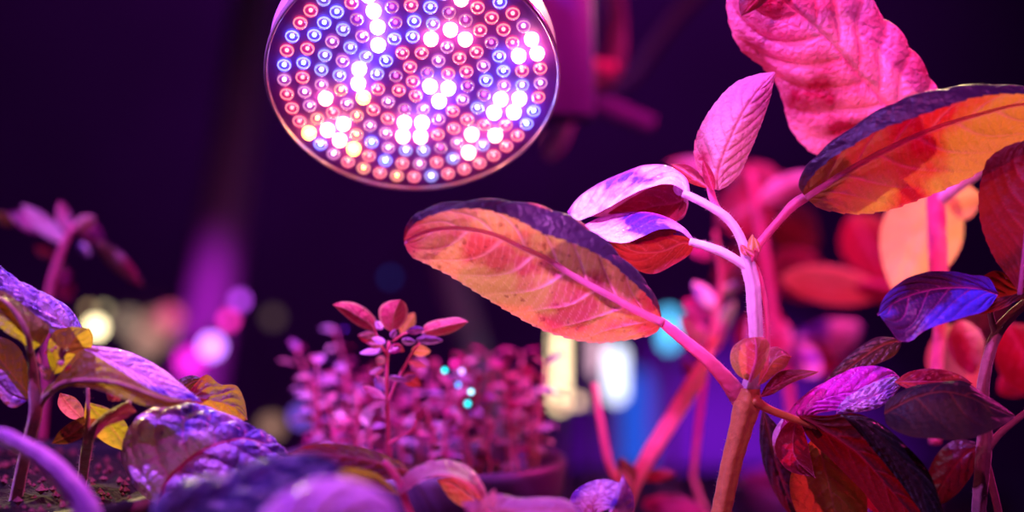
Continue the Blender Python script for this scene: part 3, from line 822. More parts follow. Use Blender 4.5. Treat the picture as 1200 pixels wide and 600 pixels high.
# ================================================================== BACKGROUND BASIL (out of focus)
D3 = .66
bgp = empty('potted_basil', (P(940, 600, D3)[0], D3, BZ), 'blurred basil plant with red and magenta leaves behind the tall plant', 'potted plant')
pot(bgp, .165, .725, .05, .885, .085, 3, 20)
ptube('stem', [(975, 700, 12, 62), (945, 640, 12, 20), (935, 560, 12), (925, 460, 12), (905, 360, 12), (890, 260, 10), (880, 200, 8)], D3, M['stemp'], bgp)
for b_, t_, w_, dd, m_ in (
        ((905, 230), (840, 262), 74, 0, 'red'), ((900, 240), (868, 190), 60, .01, 'red'), ((890, 235), (960, 205), 34, -.01, 'pink'),
        ((910, 340), (960, 300), 70, .02, 'red'), ((905, 360), (880, 440), 62, .01, 'red'), ((915, 325), (1045, 345), 46, -.02, 'tan'),
        ((1000, 335), (1075, 350), 26, -.02, 'pink'), ((900, 300), (835, 330), 50, .03, 'red'), ((920, 420), (880, 370), 56, -.01, 'pink'),
        ((925, 410), (985, 430), 46, .02, 'red'), ((905, 250), (960, 290), 60, .04, 'dark'), ((1000, 250), (1040, 330), 66, .03, 'red'),
        ((925, 430), (1010, 380), 60, .04, 'purple'), ((960, 440), (920, 400), 36, 0, 'purple'), ((870, 200), (780, 192), 24, .03, 'pink')):
    qleaf(bgp, b_, t_, w_, D3 + dd, M[m_], tilt=8 if w_ > 50 else 3, cup=6, d1=D3 + dd + .01)

bg2 = empty('leafy_sprig', (P(800, 600, .6)[0], .6, BZ), 'blurred lilac and magenta sprig between the orange leaf stalk and the upright stem', 'plant')
ptube('stem', [(812, 560, 7), (822, 470, 7), (832, 400, 7), (845, 330, 6), (838, 270, 5)], .6, M['stemp'], bg2)
rr = random.Random(11)
for b_, t_, w_, m_ in (((830, 415), (850, 375), 20, 'small'), ((826, 430), (806, 385), 20, 'smalldark'), ((832, 400), (862, 352), 18, 'purple'), ((838, 360), (812, 330), 20, 'purple'), ((842, 335), (866, 300), 16, 'smalldark'),
                       ((838, 372), (800, 352), 26, 'smalldark'), ((828, 400), (796, 372), 24, 'smalldark'), ((845, 345), (870, 330), 14, 'purple'), ((836, 300), (806, 290), 18, 'smalldark'), ((820, 455), (800, 420), 18, 'smalldark')):
    qleaf(bg2, b_, t_, w_, .6 + rr.uniform(-.02, .02), M[m_], tilt=3, cup=2, nu=18, nv=11)
ptube('stem', [(865, 690, 8, 30), (838, 630, 8, 15), (812, 560, 7)], .6, M['stemp'], bg2)
pot(bg2, .10, .63, .025, .865, .065, 12, 10)

# diagonal pink stalk with buds, out of focus
D4 = .56
dia = empty('young_basil', (P(720, 640, D4)[0], D4, BZ), 'blurred bright pink diagonal stalk with red buds below the orange leaf', 'plant')
ptube('stem', [(779, 720, 14), (745, 665, 15), (728, 620, 17), (738, 578, 18), (757, 540, 19), (785, 495, 20), (812, 450, 20), (826, 425, 16), (838, 395, 10)], D4, M['stemp'], dia, n=60)
pot(dia, .06, .56, .025, .865, .065, 13, 10)
ptube('branch', [(733, 580, 10), (715, 545, 9), (705, 500, 8), (697, 450, 8)], D4 + .02, M['stemp'], dia)
for b_, t_, w_, dd, m_ in (((742, 570), (728, 536), 20, -.01, 'red'), ((750, 558), (792, 555), 16, .01, 'red'), ((742, 575), (722, 548), 12, -.02, 'orange'),
                           ((752, 590), (830, 600), 30, .03, 'smalldark'), ((738, 585), (700, 575), 16, 0, 'pink')):
    qleaf(dia, b_, t_, w_, D4 + dd, M[m_], tilt=2, cup=2, nu=18, nv=11)

# ================================================================== SEEDLING POT
PC = (P(492, 560, .57)[0], .572)
sp = empty('seedling_pot', (PC[0], PC[1], BZ), 'round purple plastic pot of dark soil crowded with tiny seedlings', 'pot')
pot(sp, PC[0], PC[1], .0575, .919, .117, 5, 260)
SZ = .9105


def seedling(x, y, h, seed, nl, size, label, group, lean=(0, 0), mats=('small', 'smalldark')):
    r = random.Random(seed)
    root = empty('seedling', (x, y, SZ), label, 'seedling', group)
    pts = []
    for i in range(5):
        t = i / 4
        pts.append([x + lean[0] * t + r.uniform(-.0012, .0012), y + lean[1] * t + r.uniform(-.0012, .0012), SZ - .004 + (h + .004) * t, .00075 - .0003 * t])
    tube('stem', pts, M['stemp'], root, n=16, seg=7)
    q = spline(pts, 60)
    a = r.uniform(0, 6.28)
    k = nl // 2
    for j in range(k):
        t = .38 + .6 * j / max(1, k - 1)
        c = q[int(t * 59), :3]
        a += 1.57 + r.uniform(-.3, .3)
        for s in (0, math.pi):
            L = size * r.uniform(.75, 1.15) * (1.1 - .45 * abs(t - .75))
            b = a + s + r.uniform(-.3, .3)
            el = r.uniform(-.1, .5) + .5 * (t > .9)
            dv = (math.cos(b) * math.cos(el), math.sin(b) * math.cos(el), math.sin(el))
            st = np.array(c) + np.array(dv) * L * .25
            leaf3d(root, st, dv, (r.uniform(-.3, .3), r.uniform(-.5, .1), 1), L, L * r.uniform(.52, .68), M[r.choice(('small', 'small', 'smalldark', 'smalldark', 'lilac', 'purple', 'maroon'))], curl=r.uniform(.05, .35), cup=.12, nu=12, nv=9)
    return root


# the one sharp seedling, traced
DS = .488
hs = empty('seedling', (*P(455, 560, DS + .045)[:2], SZ), 'tall sharply focused seedling with pink veined leaf pairs', 'seedling')
ptube('stem', [(459, 560, 5, 50), (457, 540, 5, 45), (455, 515, 5, 25), (454, 480, 4.5, 5), (453, 440, 4.5), (454, 415, 4), (456, 400, 4)], DS, M['stemp'], hs, n=50, seg=10, hair=100)
ptube('branch', [(455, 470, 3.5), (463, 450, 3.5), (475, 428, 3.5), (487, 408, 3.2), (498, 396, 3)], DS, M['stemp'], hs, seg=8)
ptube('branch', [(454, 418, 3), (447, 405, 3), (440, 390, 3), (436, 382, 3)], DS, M['stemp'], hs, seg=8)
ptube('branch', [(460, 400, 3), (472, 392, 3), (482, 388, 3)], DS, M['stemp'], hs, seg=8)
ptube('branch', [(456, 520, 4, 10), (468, 512, 4, 8), (484, 503, 4, 6), (488, 492, 4, 6)], DS, M['stemp'], hs, seg=8)
tleaf(hs, M['sharp'], (441, 388), (390, 357), DS, DS - .006, [
    (2, [(433, 387), (420, 382), (405, 371), (395, 362)]), (-1, [(432, 379), (418, 370), (404, 362)]), (1, [(440, 374), (428, 361), (412, 354), (397, 354)])], 1, nu=50, nv=36, veins=5, quilt=.01, under=True, edge=1.0, ew=.80, label='left pink leaf with pale margin')
tleaf(hs, M['sharp'], (459, 390), (469, 351), DS - .004, DS - .008, [
    (2, [(450, 383), (444, 372), (445, 360), (455, 353)]), (-1, [(460, 378), (463, 364)]), (2, [(469, 384), (477, 374), (478, 364), (475, 355)])], 1, nu=50, nv=36, veins=5, quilt=.01, under=True, edge=1.0, ew=.80, label='upright heart shaped pink leaf')
tleaf(hs, M['sharp'], (494, 390), (549, 377), DS - .002, DS - .006, [
    (2, [(502, 394), (518, 393), (534, 388)]), (-1, [(508, 386), (528, 381)]), (1, [(497, 382), (507, 376), (522, 373), (538, 372)])], 1, nu=50, nv=36, veins=5, quilt=.01, under=True, edge=1.0, ew=.80, label='right pink leaf with pale margin')
for b_, t_, w_, m_, dd in (((446, 398), (419, 393), 15, 'orange', 1), ((449, 404), (430, 402), 12, 'orange', -1), ((449, 410), (421, 414), 9, 'lilac', -2), ((448, 386), (440, 376), 10, 'lilac', -2),
                          ((470, 392), (486, 366), 17, 'orange', 5), ((476, 388), (498, 386), 10, 'purple', -4), ((487, 398), (520, 399), 11, 'lilac', -5), ((470, 399), (488, 401), 10, 'lilac', -6),
                          ((482, 410), (505, 412), 14, 'orange', 0), ((470, 404), (455, 413), 12, 'smalldark', -3), ((478, 424), (501, 430), 8, 'small', 4), ((472, 440), (494, 452), 16, 'red', 6), ((455, 442), (478, 446), 8, 'lilac', -3), ((452, 402), (436, 396), 9, 'lilac', -4), ((462, 404), (474, 412), 9, 'sharp', -3), ((458, 396), (464, 386), 8, 'lilac', -7), ((450, 432), (432, 438), 10, 'small', 3), ((470, 446), (488, 440), 9, 'purple', 2), ((496, 398), (500, 388), 8, 'lilac', -2),
                          ((452, 468), (424, 452), 12, 'small', -2), ((452, 458), (440, 440), 16, 'quilt', 2), ((452, 425), (440, 420), 12, 'small', 4), ((488, 492), (496, 480), 9, 'smalldark', 5)):
    qleaf(hs, b_, t_, w_, DS + dd / 1000, M[m_], tilt=1.2, cup=.8, nu=20, nv=13, edge=.6)

rs = random.Random(21)
SPOTS = []
for px, py, d_, n_, sz in ((350, 410, .66, 12, .011), (372, 425, .62, 14, .010), (395, 385, .68, 12, .009), (405, 435, .64, 14, .010), (420, 455, .60, 12, .010), (435, 435, .67, 14, .010), (385, 470, .61, 12, .009),
                           (470, 455, .66, 14, .010), (490, 440, .63, 14, .011), (510, 430, .66, 14, .010), (528, 450, .62, 12, .011), (545, 425, .65, 14, .011), (560, 450, .61, 12, .010), (575, 415, .66, 14, .011),
                           (590, 432, .63, 14, .011), (610, 412, .65, 14, .011), (622, 440, .62, 12, .011), (640, 425, .63, 10, .009), (500, 480, .59, 10, .008), (545, 490, .60, 10, .009), (600, 480, .60, 10, .009), (430, 500, .58, 8, .007), (400, 500, .60, 10, .007),
                           (470, 500, .62, 8, .008), (575, 500, .59, 8, .007), (365, 450, .64, 10, .008), (520, 505, .585, 8, .007), (630, 470, .62, 10, .008)):
    SPOTS.append((px, py, d_ - .05, n_ + 2, sz * .8))
for i, (px, py, d_, n_, sz) in enumerate(SPOTS):
    top = P(px, py, d_)
    bx, by = top[0] + rs.uniform(-.004, .004), d_
    vx, vy = bx - PC[0], by - PC[1]
    rr_ = math.hypot(vx, vy)
    if rr_ > .047:
        bx, by = PC[0] + vx / rr_ * .047, PC[1] + vy / rr_ * .047
    seedling(bx, by, top[2] - SZ, 100 + i, n_, sz, 'small blurred pink leaved seedling in the crowded purple pot', 'seedlings in the purple pot', lean=(top[0] - bx, top[1] - by))

# ================================================================== LEFT PLANTS
DL = .43
left = empty('potted_basil', (P(60, 600, DL + .05)[0], DL + .05, BZ), 'basil plant with olive and violet leaves growing beside the quilted blue leaf', 'potted plant')
pot(left, -.202, .47, .098, .926, .126, 6, 520, mat='potdark', fill=.003)
ptube('stem', [(5, 680, 15, 30), (16, 600, 15, 20), (30, 530, 14, 8), (42, 480, 15, 0), (40, 450, 13), (38, 425, 10), (34, 405, 8)], DL, M['stemd'], left, lobes=4, hair=500, n=60)
ptube('stem', [(92, 585, 12, 40), (97, 557, 12, 30), (101, 530, 13, 15), (106, 510, 12, 5), (116, 496, 9), (130, 484, 7), (153, 472, 6)], DL, M['stemd'], left, lobes=4, hair=400, n=50)
ptube('branch', [(43, 478, 11), (55, 462, 10), (68, 450, 9), (85, 446, 7), (100, 446, 6)], DL, M['stemd'], left, hair=200)
ptube('branch', [(100, 520, 6, 4), (103, 490, 5, 4), (103, 455, 4, 6)], DL, M['stemd'], left, hair=60)
o, rl = tleaf(left, M['olive_green'], (36, 412), (-14, 345), DL - .004, DL - .002, [
    (-3, [(24, 400), (5, 388), (-10, 370)]), (-2, [(20, 385), (5, 368)]), (-4, [(32, 392), (22, 372), (5, 353)]), (4, [(50, 402), (58, 385), (38, 366), (18, 350), (0, 340)])], 2, nu=60, nv=40, veins=5, quilt=.014, under=True, label='olive leaf with brown midrib')
midrib(o, rl, M['stemd'], .0010, .0004, .0006)
tleaf(left, M['quilt'], (100, 402), (-25, 300), DL + .012, DL + .008, [
    (-4, [(85, 400), (60, 392), (35, 370), (10, 350), (-10, 335)]), (0, [(80, 385), (58, 368), (30, 350), (0, 328)]), (5, [(94, 382), (82, 362), (60, 348), (35, 337), (15, 328), (-5, 310)])], 1, nu=90, nv=60, veins=5, quilt=.045, pucker=.012, label='violet white quilted leaf at the top')
o, rl = tleaf(left, M['olive_green'], (52, 466), (225, 470), DL - .002, DL - .012, [
    (-6, [(85, 452), (112, 456), (140, 466), (170, 475), (195, 478)]), (-4, [(75, 449), (105, 446), (140, 450), (175, 462), (200, 470)]), (3, [(80, 425), (98, 410), (118, 420), (150, 440), (185, 460)]),
    ], 1, nu=90, nv=50, veins=6, quilt=.012, under=True, label='long olive leaf with curled edge')
midrib(o, rl, M['stemd'], .0010, .0003, .0006)
tleaf(left, M['olive_green'], (62, 440), (104, 385), DL + .004, DL + .002, [(2, [(55, 410), (64, 388), (82, 383)]), (0, [(75, 415), (88, 395)]), (2, [(95, 425), (108, 405), (108, 392)])], 1, nu=50, nv=36, veins=5, under=True, label='olive leaf behind the shoot tip')
tleaf(left, M['purple'], (95, 405), (236, 470), DL + .004, DL - .004, [(-2, [(120, 428), (155, 448), (195, 470)]), (2, [(125, 420), (165, 438), (205, 462)]), (8, [(118, 406), (150, 412), (190, 432), (218, 455)])], 1, nu=80, nv=30, veins=6, label='lilac edge of the long leaf')
o, rl = tleaf(left, M['quilt'], (185, 592), (341, 534), DL - .004, DL + .004, [
    (4, [(170, 582), (153, 560), (143, 538), (147, 512), (160, 490), (186, 476), (212, 472), (242, 477), (270, 488), (295, 503), (320, 519)]),
    (0, [(178, 572), (172, 545), (183, 515), (210, 497), (245, 496), (280, 506), (312, 522)]),
    (-4, [(198, 562), (215, 545), (233, 531), (258, 520), (285, 515), (312, 522)]),
    (-6, [(215, 580), (240, 562), (268, 548), (300, 538), (322, 534)]),
    (-4, [(220, 600), (255, 590), (290, 572), (318, 548)])], 2, nu=180, nv=130, veins=5, quilt=.055, vh=.014, pucker=.022, slope=.24, serr=22, serra=.008, label='large quilted blue and violet leaf', seed=3)
midrib(o, rl, M['stemp'], .0009, .0003, .0002)
tleaf(left, M['olive'], (205, 480), (290, 492), DL + .016, DL + .014, [(2, [(220, 488), (245, 495), (270, 498)]), (0, [(225, 468), (250, 470), (275, 478)]), (3, [(222, 458), (242, 439), (258, 450), (277, 452), (286, 468)])], 1, nu=60, nv=40, veins=5, under=True, label='amber leaf behind the quilted one')
tleaf(left, M['dark'], (208, 470), (240, 444), DL + .02, DL + .022, [(1, [(220, 462)]), (0, [(215, 455), (228, 446)]), (1, [(205, 450), (222, 440)])], 1, nu=24, nv=14, veins=3, label='small blue-black leaf')
tleaf(left, M['pink'], (110, 515), (160, 482), DL - .003, DL - .004, [(-1, [(125, 500), (145, 492)]), (0, [(125, 492), (145, 484)]), (2, [(118, 492), (138, 478), (152, 474)])], 1, nu=30, nv=20, veins=4, label='small lilac folded leaf')
tleaf(left, M['olive_green'], (100, 470), (150, 530), DL + .012, DL + .014, [(0, [(100, 495), (125, 520)]), (0, [(118, 490), (138, 512)]), (2, [(130, 480), (150, 500)])], 1, nu=30, nv=20, veins=4, label='small amber leaf')
tleaf(left, M['dark'], (60, 520), (115, 485), DL + .01, DL + .014, [(0, [(70, 505), (92, 490)]), (0, [(78, 512), (98, 498)]), (0, [(80, 520), (105, 505)])], 1, nu=30, nv=20, veins=4)
tleaf(left, M['pink'], (70, 460), (98, 492), DL + .02, DL + .02, [(1, [(68, 475), (82, 490)]), (0, [(78, 472), (90, 485)]), (1, [(88, 466), (98, 480)])], 1, nu=24, nv=14, veins=3)
tleaf(left, M['dark'], (40, 470), (-20, 400), DL + .008, DL + .006, [(0, [(15, 460), (-10, 430)]), (0, [(20, 445), (0, 420)]), (0, [(35, 440), (20, 405), (0, 395)])], 1, nu=40, nv=24, veins=5)
tleaf(left, M['purple'], (32, 470), (-20, 430), DL + .004, DL + .003, [(0, [(15, 478), (-5, 460)]), (0, [(12, 462), (-5, 445)]), (0, [(16, 450), (0, 432)])], 1, nu=30, nv=20, veins=4)
# curly shoot tip: little sprouts
rt = random.Random(5)
for i in range(16):
    a = rt.uniform(0, 6.28)
    b_ = (62 + 14 * math.cos(a), 428 + 20 * math.sin(a)); t_ = (b_[0] + rt.uniform(-9, 9), b_[1] + rt.uniform(-18, 6))
    qleaf(left, b_, t_, rt.uniform(4, 8), DL - .008 + rt.uniform(-.003, .003), M[rt.choice(['stem', 'pink', 'dark'])] if False else M[rt.choice(['pink', 'dark', 'olive'])], cup=.8, bend=rt.uniform(-4, 4), nu=14, nv=7, name='shoot_leaf')
for i in range(8):
    b_ = (133 + rt.uniform(-5, 5), 470); t_ = (b_[0] + rt.uniform(-12, 14), b_[1] - rt.uniform(6, 18))
    qleaf(left, b_, t_, rt.uniform(3, 6), DL - .006, M['small'], cup=.5, nu=12, nv=7, name='shoot_leaf')

# foreground plant, nearer than the focus
DF = .335
fg = empty('potted_basil', (P(150, 700, DF)[0], DF - .01, BZ), 'blurred foreground basil with violet leaves and one pink ribbon leaf', 'potted plant')
pot(fg, P(150, 700, DF)[0] - .0, DF - .02, .05, .875, .075, 7, 10)
zf = DF - .01
ptube('stem', [(140, 860, 16), (150, 760, 15), (170, 680, 14), (185, 640, 12)], DF, M['stemd'], fg)
tleaf(fg, M['lilac'], (-20, 505), (128, 640), DF + .05, DF + .04, [(0, [(20, 530), (55, 560), (85, 600), (95, 630)]), (-3, [(15, 515), (55, 540), (90, 575), (112, 615)]), (3, [(5, 502), (30, 513), (62, 530), (90, 556), (115, 588), (125, 615)])], 1, nu=70, nv=24, veins=6, quilt=.01, label='bright violet ribbon leaf')
tleaf(fg, M['darkblue'], (190, 640), (405, 548), DF + .02, DF + .02, [(-8, [(230, 640), (290, 615), (340, 590), (385, 565)]), (0, [(220, 600), (270, 580), (320, 562), (370, 553)]), (6, [(180, 590), (220, 565), (264, 562), (293, 548), (320, 537), (349, 532), (387, 539)])], 1, nu=80, nv=50, veins=5, quilt=.05, pucker=.02, label='dark blue blurred leaf')
tleaf(fg, M['lilac'], (300, 660), (470, 610), DF, DF, [(-6, [(340, 680), (400, 680), (450, 650)]), (0, [(345, 625), (390, 610), (435, 605)]), (6, [(300, 610), (318, 588), (345, 570), (387, 559), (413, 563), (440, 573), (461, 590)])], 1, nu=70, nv=50, veins=4, quilt=.05, vh=.03, label='pale lilac blurred leaf')
ptube('stem', [(180, 700, 10), (240, 690, 9), (300, 662, 8)], DF, M['stemd'], fg)

DG = .40
fg2 = empty('potted_basil', (P(500, 700, DG)[0], DG - .02, BZ), 'low basil with arched pink, orange and magenta leaves in front of the seedling pot', 'potted plant')
pot(fg2, P(500, 720, DG)[0], DG - .015, .045, .865, .065, 8, 10)
ptube('stem', [(500, 850, 16), (505, 760, 15), (510, 690, 14), (520, 640, 12)], DG, M['stemp'], fg2)
ptube('branch', [(515, 660, 9), (480, 600, 9), (465, 560, 9), (450, 540, 8)], DG + .01, M['stemp'], fg2)
ptube('branch', [(518, 660, 9), (560, 640, 9), (575, 600, 8)], DG, M['stemp'], fg2)
ptube('branch', [(520, 660, 9), (620, 670, 9), (680, 640, 8), (705, 605, 8)], DG + .03, M['stemp'], fg2)
tleaf(fg2, M['olive'], (485, 556), (334, 532), DG + .02, DG + .01, [(-5, [(440, 562), (410, 556), (385, 545), (360, 538)]), (0, [(450, 545), (420, 538), (390, 534), (360, 532)]), (5, [(470, 542), (450, 532), (425, 524), (395, 519), (365, 520)])], 1, nu=60, nv=36, veins=6, under=True, label='orange amber leaf with a pink edge')
tleaf(fg2, M['olive'], (470, 580), (380, 553), DG + .005, DG + .0, [(0, [(440, 575), (405, 565)]), (0, [(430, 562), (400, 553)]), (0, [(440, 555), (405, 548)])], 1, nu=30, nv=20, veins=4, under=True)
tleaf(fg2, M['pink'], (572, 592), (466, 582), DG + .01, DG + .01, [(-8, [(545, 562), (515, 556), (490, 566), (472, 578)]), (0, [(555, 562), (525, 548), (495, 553), (472, 568)]), (6, [(565, 568), (551, 550), (525, 540), (497, 544), (473, 560)]), (12, [(560, 580), (530, 560), (500, 560), (478, 575)])], 1, nu=60, nv=44, veins=7, quilt=.01, label='arched pink leaf')
tleaf(fg2, M['orange'], (575, 600), (512, 562), DG + .022, DG + .022, [(0, [(555, 600), (528, 585)]), (0, [(550, 582), (530, 568)]), (0, [(562, 575), (535, 560)])], 1, nu=30, nv=20, veins=4, under=True, label='orange glowing inner leaf')
tleaf(fg2, M['pink'], (572, 605), (680, 605), DG, DG, [(-4, [(600, 620), (650, 620)]), (0, [(605, 600), (645, 598)]), (4, [(580, 580), (610, 584), (640, 583), (668, 588)])], 1, nu=60, nv=44, veins=8, quilt=.03, label='ridged magenta leaf')
tleaf(fg2, M['pink'], (572, 608), (540, 590), DG, DG, [(0, [(560, 612)]), (0, [(556, 600)]), (2, [(562, 586), (548, 588)])], 1, nu=24, nv=16, veins=4)
tleaf(fg2, M['pink'], (560, 600), (580, 572), DG - .002, DG - .002, [(0, [(566, 586)]), (0, [(574, 588)]), (0, [(582, 590)])], 1, nu=20, nv=12, veins=3)
tleaf(fg2, M['purple'], (700, 612), (742, 582), DG + .035, DG + .03, [(-3, [(705, 600), (725, 592)]), (0, [(695, 590), (720, 578)]), (4, [(668, 600), (670, 580), (690, 565), (715, 562), (735, 572)])], 1, nu=60, nv=44, veins=7, quilt=.012, label='rounded lilac bud leaf')
tleaf(fg2, M['purple'], (712, 612), (730, 556), DG + .03, DG + .03, [(0, [(716, 590), (724, 570)]), (-2, [(724, 592), (730, 572)]), (3, [(742, 600), (742, 580), (735, 566)])], 1, nu=40, nv=30, veins=4, label='pointed lilac bud leaf')

# far-left blurred sprig
DB = .60
fl = empty('leafy_sprig', (P(60, 640, DB)[0], DB, BZ), 'blurred purple sprig with drooping tip leaf rising behind the violet quilted leaf', 'plant')
ptube('stem', [(40, 700, 9), (45, 560, 9), (55, 420, 9), (58, 340, 9), (68, 305, 9), (80, 275, 8), (88, 262, 6)], DB, M['stemp'], fl, n=50)
pot(fl, P(40, 700, DB)[0] + .02, DB + .03, .03, .862, .062, 14, 10)
for b_, t_, w_, m_, dd in (((78, 285), (25, 240), 20, 'pink', 0), ((62, 272), (10, 250), 22, 'smalldark', .01), ((80, 270), (70, 236), 18, 'small', 0), ((88, 268), (112, 255), 20, 'small', -.01),
                          ((92, 285), (105, 300), 12, 'purple', 0), ((92, 262), (122, 285), 24, 'smalldark', 0), ((112, 282), (170, 337), 20, 'olive', 0), ((135, 295), (165, 335), 14, 'pink', -.01),
                          ((66, 310), (76, 335), 22, 'smalldark', .01), ((72, 330), (84, 352), 22, 'smalldark', .02), ((0, 262), (8, 250), 26, 'olive_green', 0), ((62, 300), (40, 290), 14, 'red', .02), ((60, 330), (88, 320), 10, 'red', .01)):
    qleaf(fl, b_, t_, w_, DB + dd, M[m_], tilt=3, cup=2, nu=22, nv=13)

# ================================================================== FAR BACKGROUND
pole = empty('support_pole', (P(240, 400, 1.5)[0] - .16, 1.5, 0), 'slanting purple pole standing out of focus behind the bench plants', 'pole')
t0 = P(312, -60, 1.5); t1 = P(272, 200, 1.5); t2 = P(240, 400, 1.5); b0 = np.array([t2[0] - .16, 1.5, 0.0])
tube('shaft', [[*b0, .028], [*t2, .027], [*t1, .026], [*t0, .025]], M['tube'], pole, seg=20)
V, F = lathe([(.001, 0), (.05, 0), (.05, .008), (.03, .02), (.03, .03), (.001, .03)], 32, (b0[0], b0[1], 0.0))
build('foot', V, F, M['metal'], pole)
for i, (a, b_, w, m_) in enumerate((((520, 300), (575, 470), .012, 'tube'),)):
    root = empty('support_pole', (P(b_[0], b_[1], 1.25)[0], 1.25, BZ), ['thin dim blue slanting pole behind the seedling pot', 'dim dark pole far behind the leafy sprig'][i], 'pole')
    A = P(*a, 1.25); B_ = P(*b_, 1.25)
    lo_, hi_ = (A, B_) if A[2] < B_[2] else (B_, A)
    f = (lo_ - hi_) / (lo_[2] - hi_[2])
    lo2 = lo_ + f * (BZ - lo_[2])
    tube('shaft', [[*lo2, w], [*hi_, w]], M[m_], root, n=8)


CAPS = []


def glow_shape(name, px, py, wpx, hpx, d, col, s, label, cat='light bulb', group=None):
    c = P(px, py, d); r = wpx * .5 * K * d; h = hpx * .5 * K * d
    root = empty(name, c, label, cat, group)
    mt = emit(name + '_glow', col, s)
    prof = []
    m_ = 10
    for i in range(m_ + 1):
        a = -math.pi / 2 + math.pi * i / m_
        prof.append((max(.00005, r * math.cos(a)), (h - r if a > 0 else -(h - r)) + r * math.sin(a)))
        if i == m_ // 2: prof.append((r, h - r))
    prof.sort(key=lambda q: q[1])
    V, F = lathe(prof, 20, c)
    build('bulb' if h <= r * 1.05 else 'tube', V, F, mt, root)
    V, F = lathe([(.0001, h * .98), (r * .5, h * .98), (r * .5, h + r * .5), (.0001, h + r * .5)], 16, c)
    build('cap', V, F, M['metal'], root)
    if name == 'glow_tube':
        zb = BZ if d < 1.35 else 0.0
        V, F = lathe([(.001, zb), (.018, zb), (.018, zb + .006), (.006, zb + .012), (.003, zb + .02), (.003, c[2] - h), (.0001, c[2] - h)], 20, (c[0], c[1], 0))
        build('stand', V, F, M['metal'], root)
    else:
        CAPS.append(c + np.array([0, 0, h + r * .5]))
    return root


# strings of bulbs, and made-up glowing tubes for blurred reflections, seen as soft discs
glow_shape('glow_tube', 656, 432, 14, 96, 1.10, (1, .72, .42), 4.2, 'cream stand-in glow tube below the large orange leaf', 'lamp')
glow_shape('glow_tube', 722, 438, 22, 66, 1.15, (.75, .80, 1), 2.6, 'bluish white stand-in glow tube below the orange leaf tip stalk', 'lamp')
glow_shape('glow_tube', 700, 415, 14, 50, 1.2, (1, .55, .75), 1.4, 'pinkish stand-in glow tube between the cream and the bluish ones', 'lamp')
glow_shape('glow_tube', 784, 386, 18, 46, 1.15, (.10, .55, 1), 2.6, 'cyan stand-in glow tube behind the stalk of the orange leaf', 'lamp')
glow_shape('glow_tube', 742, 492, 44, 120, 1.6, (.03, .13, 1), .7, 'deep blue stand-in glow tube below the white ones', 'lamp')
BULBS = [(676, 470, 12, .95, (1, .62, .40), 2.6, 'orange white bulb at the foot of the cream stand-in tube'), (658, 472, 8, .95, (1, .15, .15), 1.6, 'small red bulb beside the orange white one'),
         (690, 470, 8, 1.0, (1, .5, .6), 1.0, 'pinkish bulb right of the orange white one'),
         (112, 384, 22, .9, (1, .82, .45), 5.0, 'brightest cream bulb behind the violet quilted leaf'), (122, 364, 10, 1.1, (.45, .36, .2), 1.0, 'dull beige bulb above the brightest cream one'),
         (104, 362, 9, 1.0, (.5, .30, .15), .9, 'small dull amber bulb beside the beige one'), (150, 378, 26, 1.3, (.36, .24, .18), .5, 'wide faint tan bulb'), (185, 385, 40, 1.3, (.45, .18, .16), .45, 'widest faint rose bulb'),
         (200, 372, 26, 1.25, (.7, .08, .22), .55, 'faint crimson bulb over the rose one'), (170, 405, 30, 1.3, (.45, .25, .2), .4, 'faint tan bulb below the rose one'),
         (281, 352, 14, 1.0, (.45, .05, .75), 1.4, 'purple bulb ringed blue by the slanting pole'), (268, 375, 14, 1.0, (1, .03, .5), 1.3, 'hot pink bulb under the purple one'),
         (248, 406, 24, 1.0, (.55, .18, 1), 2.0, 'large violet bulb at the foot of the slanting pole'), (222, 424, 26, 1.1, (.9, .02, .7), 1.0, 'magenta bulb below the violet one'),
         (320, 372, 16, 1.3, (.18, .10, .10), .35, 'faint grey bulb right of the purple one'), (353, 488, 22, .95, (.2, .08, .7), .7, 'violet blue bulb left of the seedlings'), (318, 500, 26, 1.1, (.4, .2, .15), .4, 'dull brown bulb by the violet blue one'),
         (457, 325, 9, 1.2, (.02, .08, .6), .8, 'small faint blue bulb above the sharp seedling'), (648, 168, 10, .95, (1, .1, .3), .9, 'pink bulb at the tip of the clamp lever')]
for px, py, w, d_, c, s, lb in BULBS:
    glow_shape('string_light', px, py, w, w, d_, c, s * (2.6 if px < 400 and px != 112 else 1), lb, 'light bulb', 'small bulbs glowing behind the plants')
for px, py, w, c, s, lb in ((521, 434, 7, (.02, .7, .8), 3, 'teal bead imitating a droplet glint, uppermost of those among the seedlings'), (541, 435, 8, (.6, .3, 1), 2.4, 'violet glint bead beside the teal one'), (537, 451, 8, (.1, .3, 1), 2, 'blue glint bead below the violet one'),
                            (552, 459, 7, (.4, .75, 1), 3, 'pale blue glint bead right of the blue one'), (548, 473, 8, (.02, .7, .8), 2.4, 'teal bead imitating a droplet glint, lowest of those among the seedlings'), (533, 426, 14, (.9, .02, .4), 1, 'hot pink glint bead above the violet one')):
    glow_shape('glint_bead', px, py, w, w, .525, c, s, lb, 'light', 'glowing beads imitating glints among the seedlings')  # emissive beads imitate droplet glints; no bulbs among the seedlings

for lo_, hi_, lb in ((-1.0, -.28, 'thin dark cable of the bulbs behind the left plants'), (-.28, .6, 'thin dark cable of the bulbs behind the seedling pot')):
    cp = sorted([tuple(c) for c in CAPS if lo_ <= c[0] < hi_ and c[1] > .8])
    if len(cp) > 1:
        W_ = []
        for i, c in enumerate(cp):
            W_.append([*c, .0006])
            if i < len(cp) - 1:
                m_ = (np.array(c) + np.array(cp[i + 1])) / 2
                W_.append([m_[0], m_[1], m_[2] + .004, .0006])
        tag(tube('light_cable', W_, M['metal'], None, n=120, seg=6), lb, 'cable')

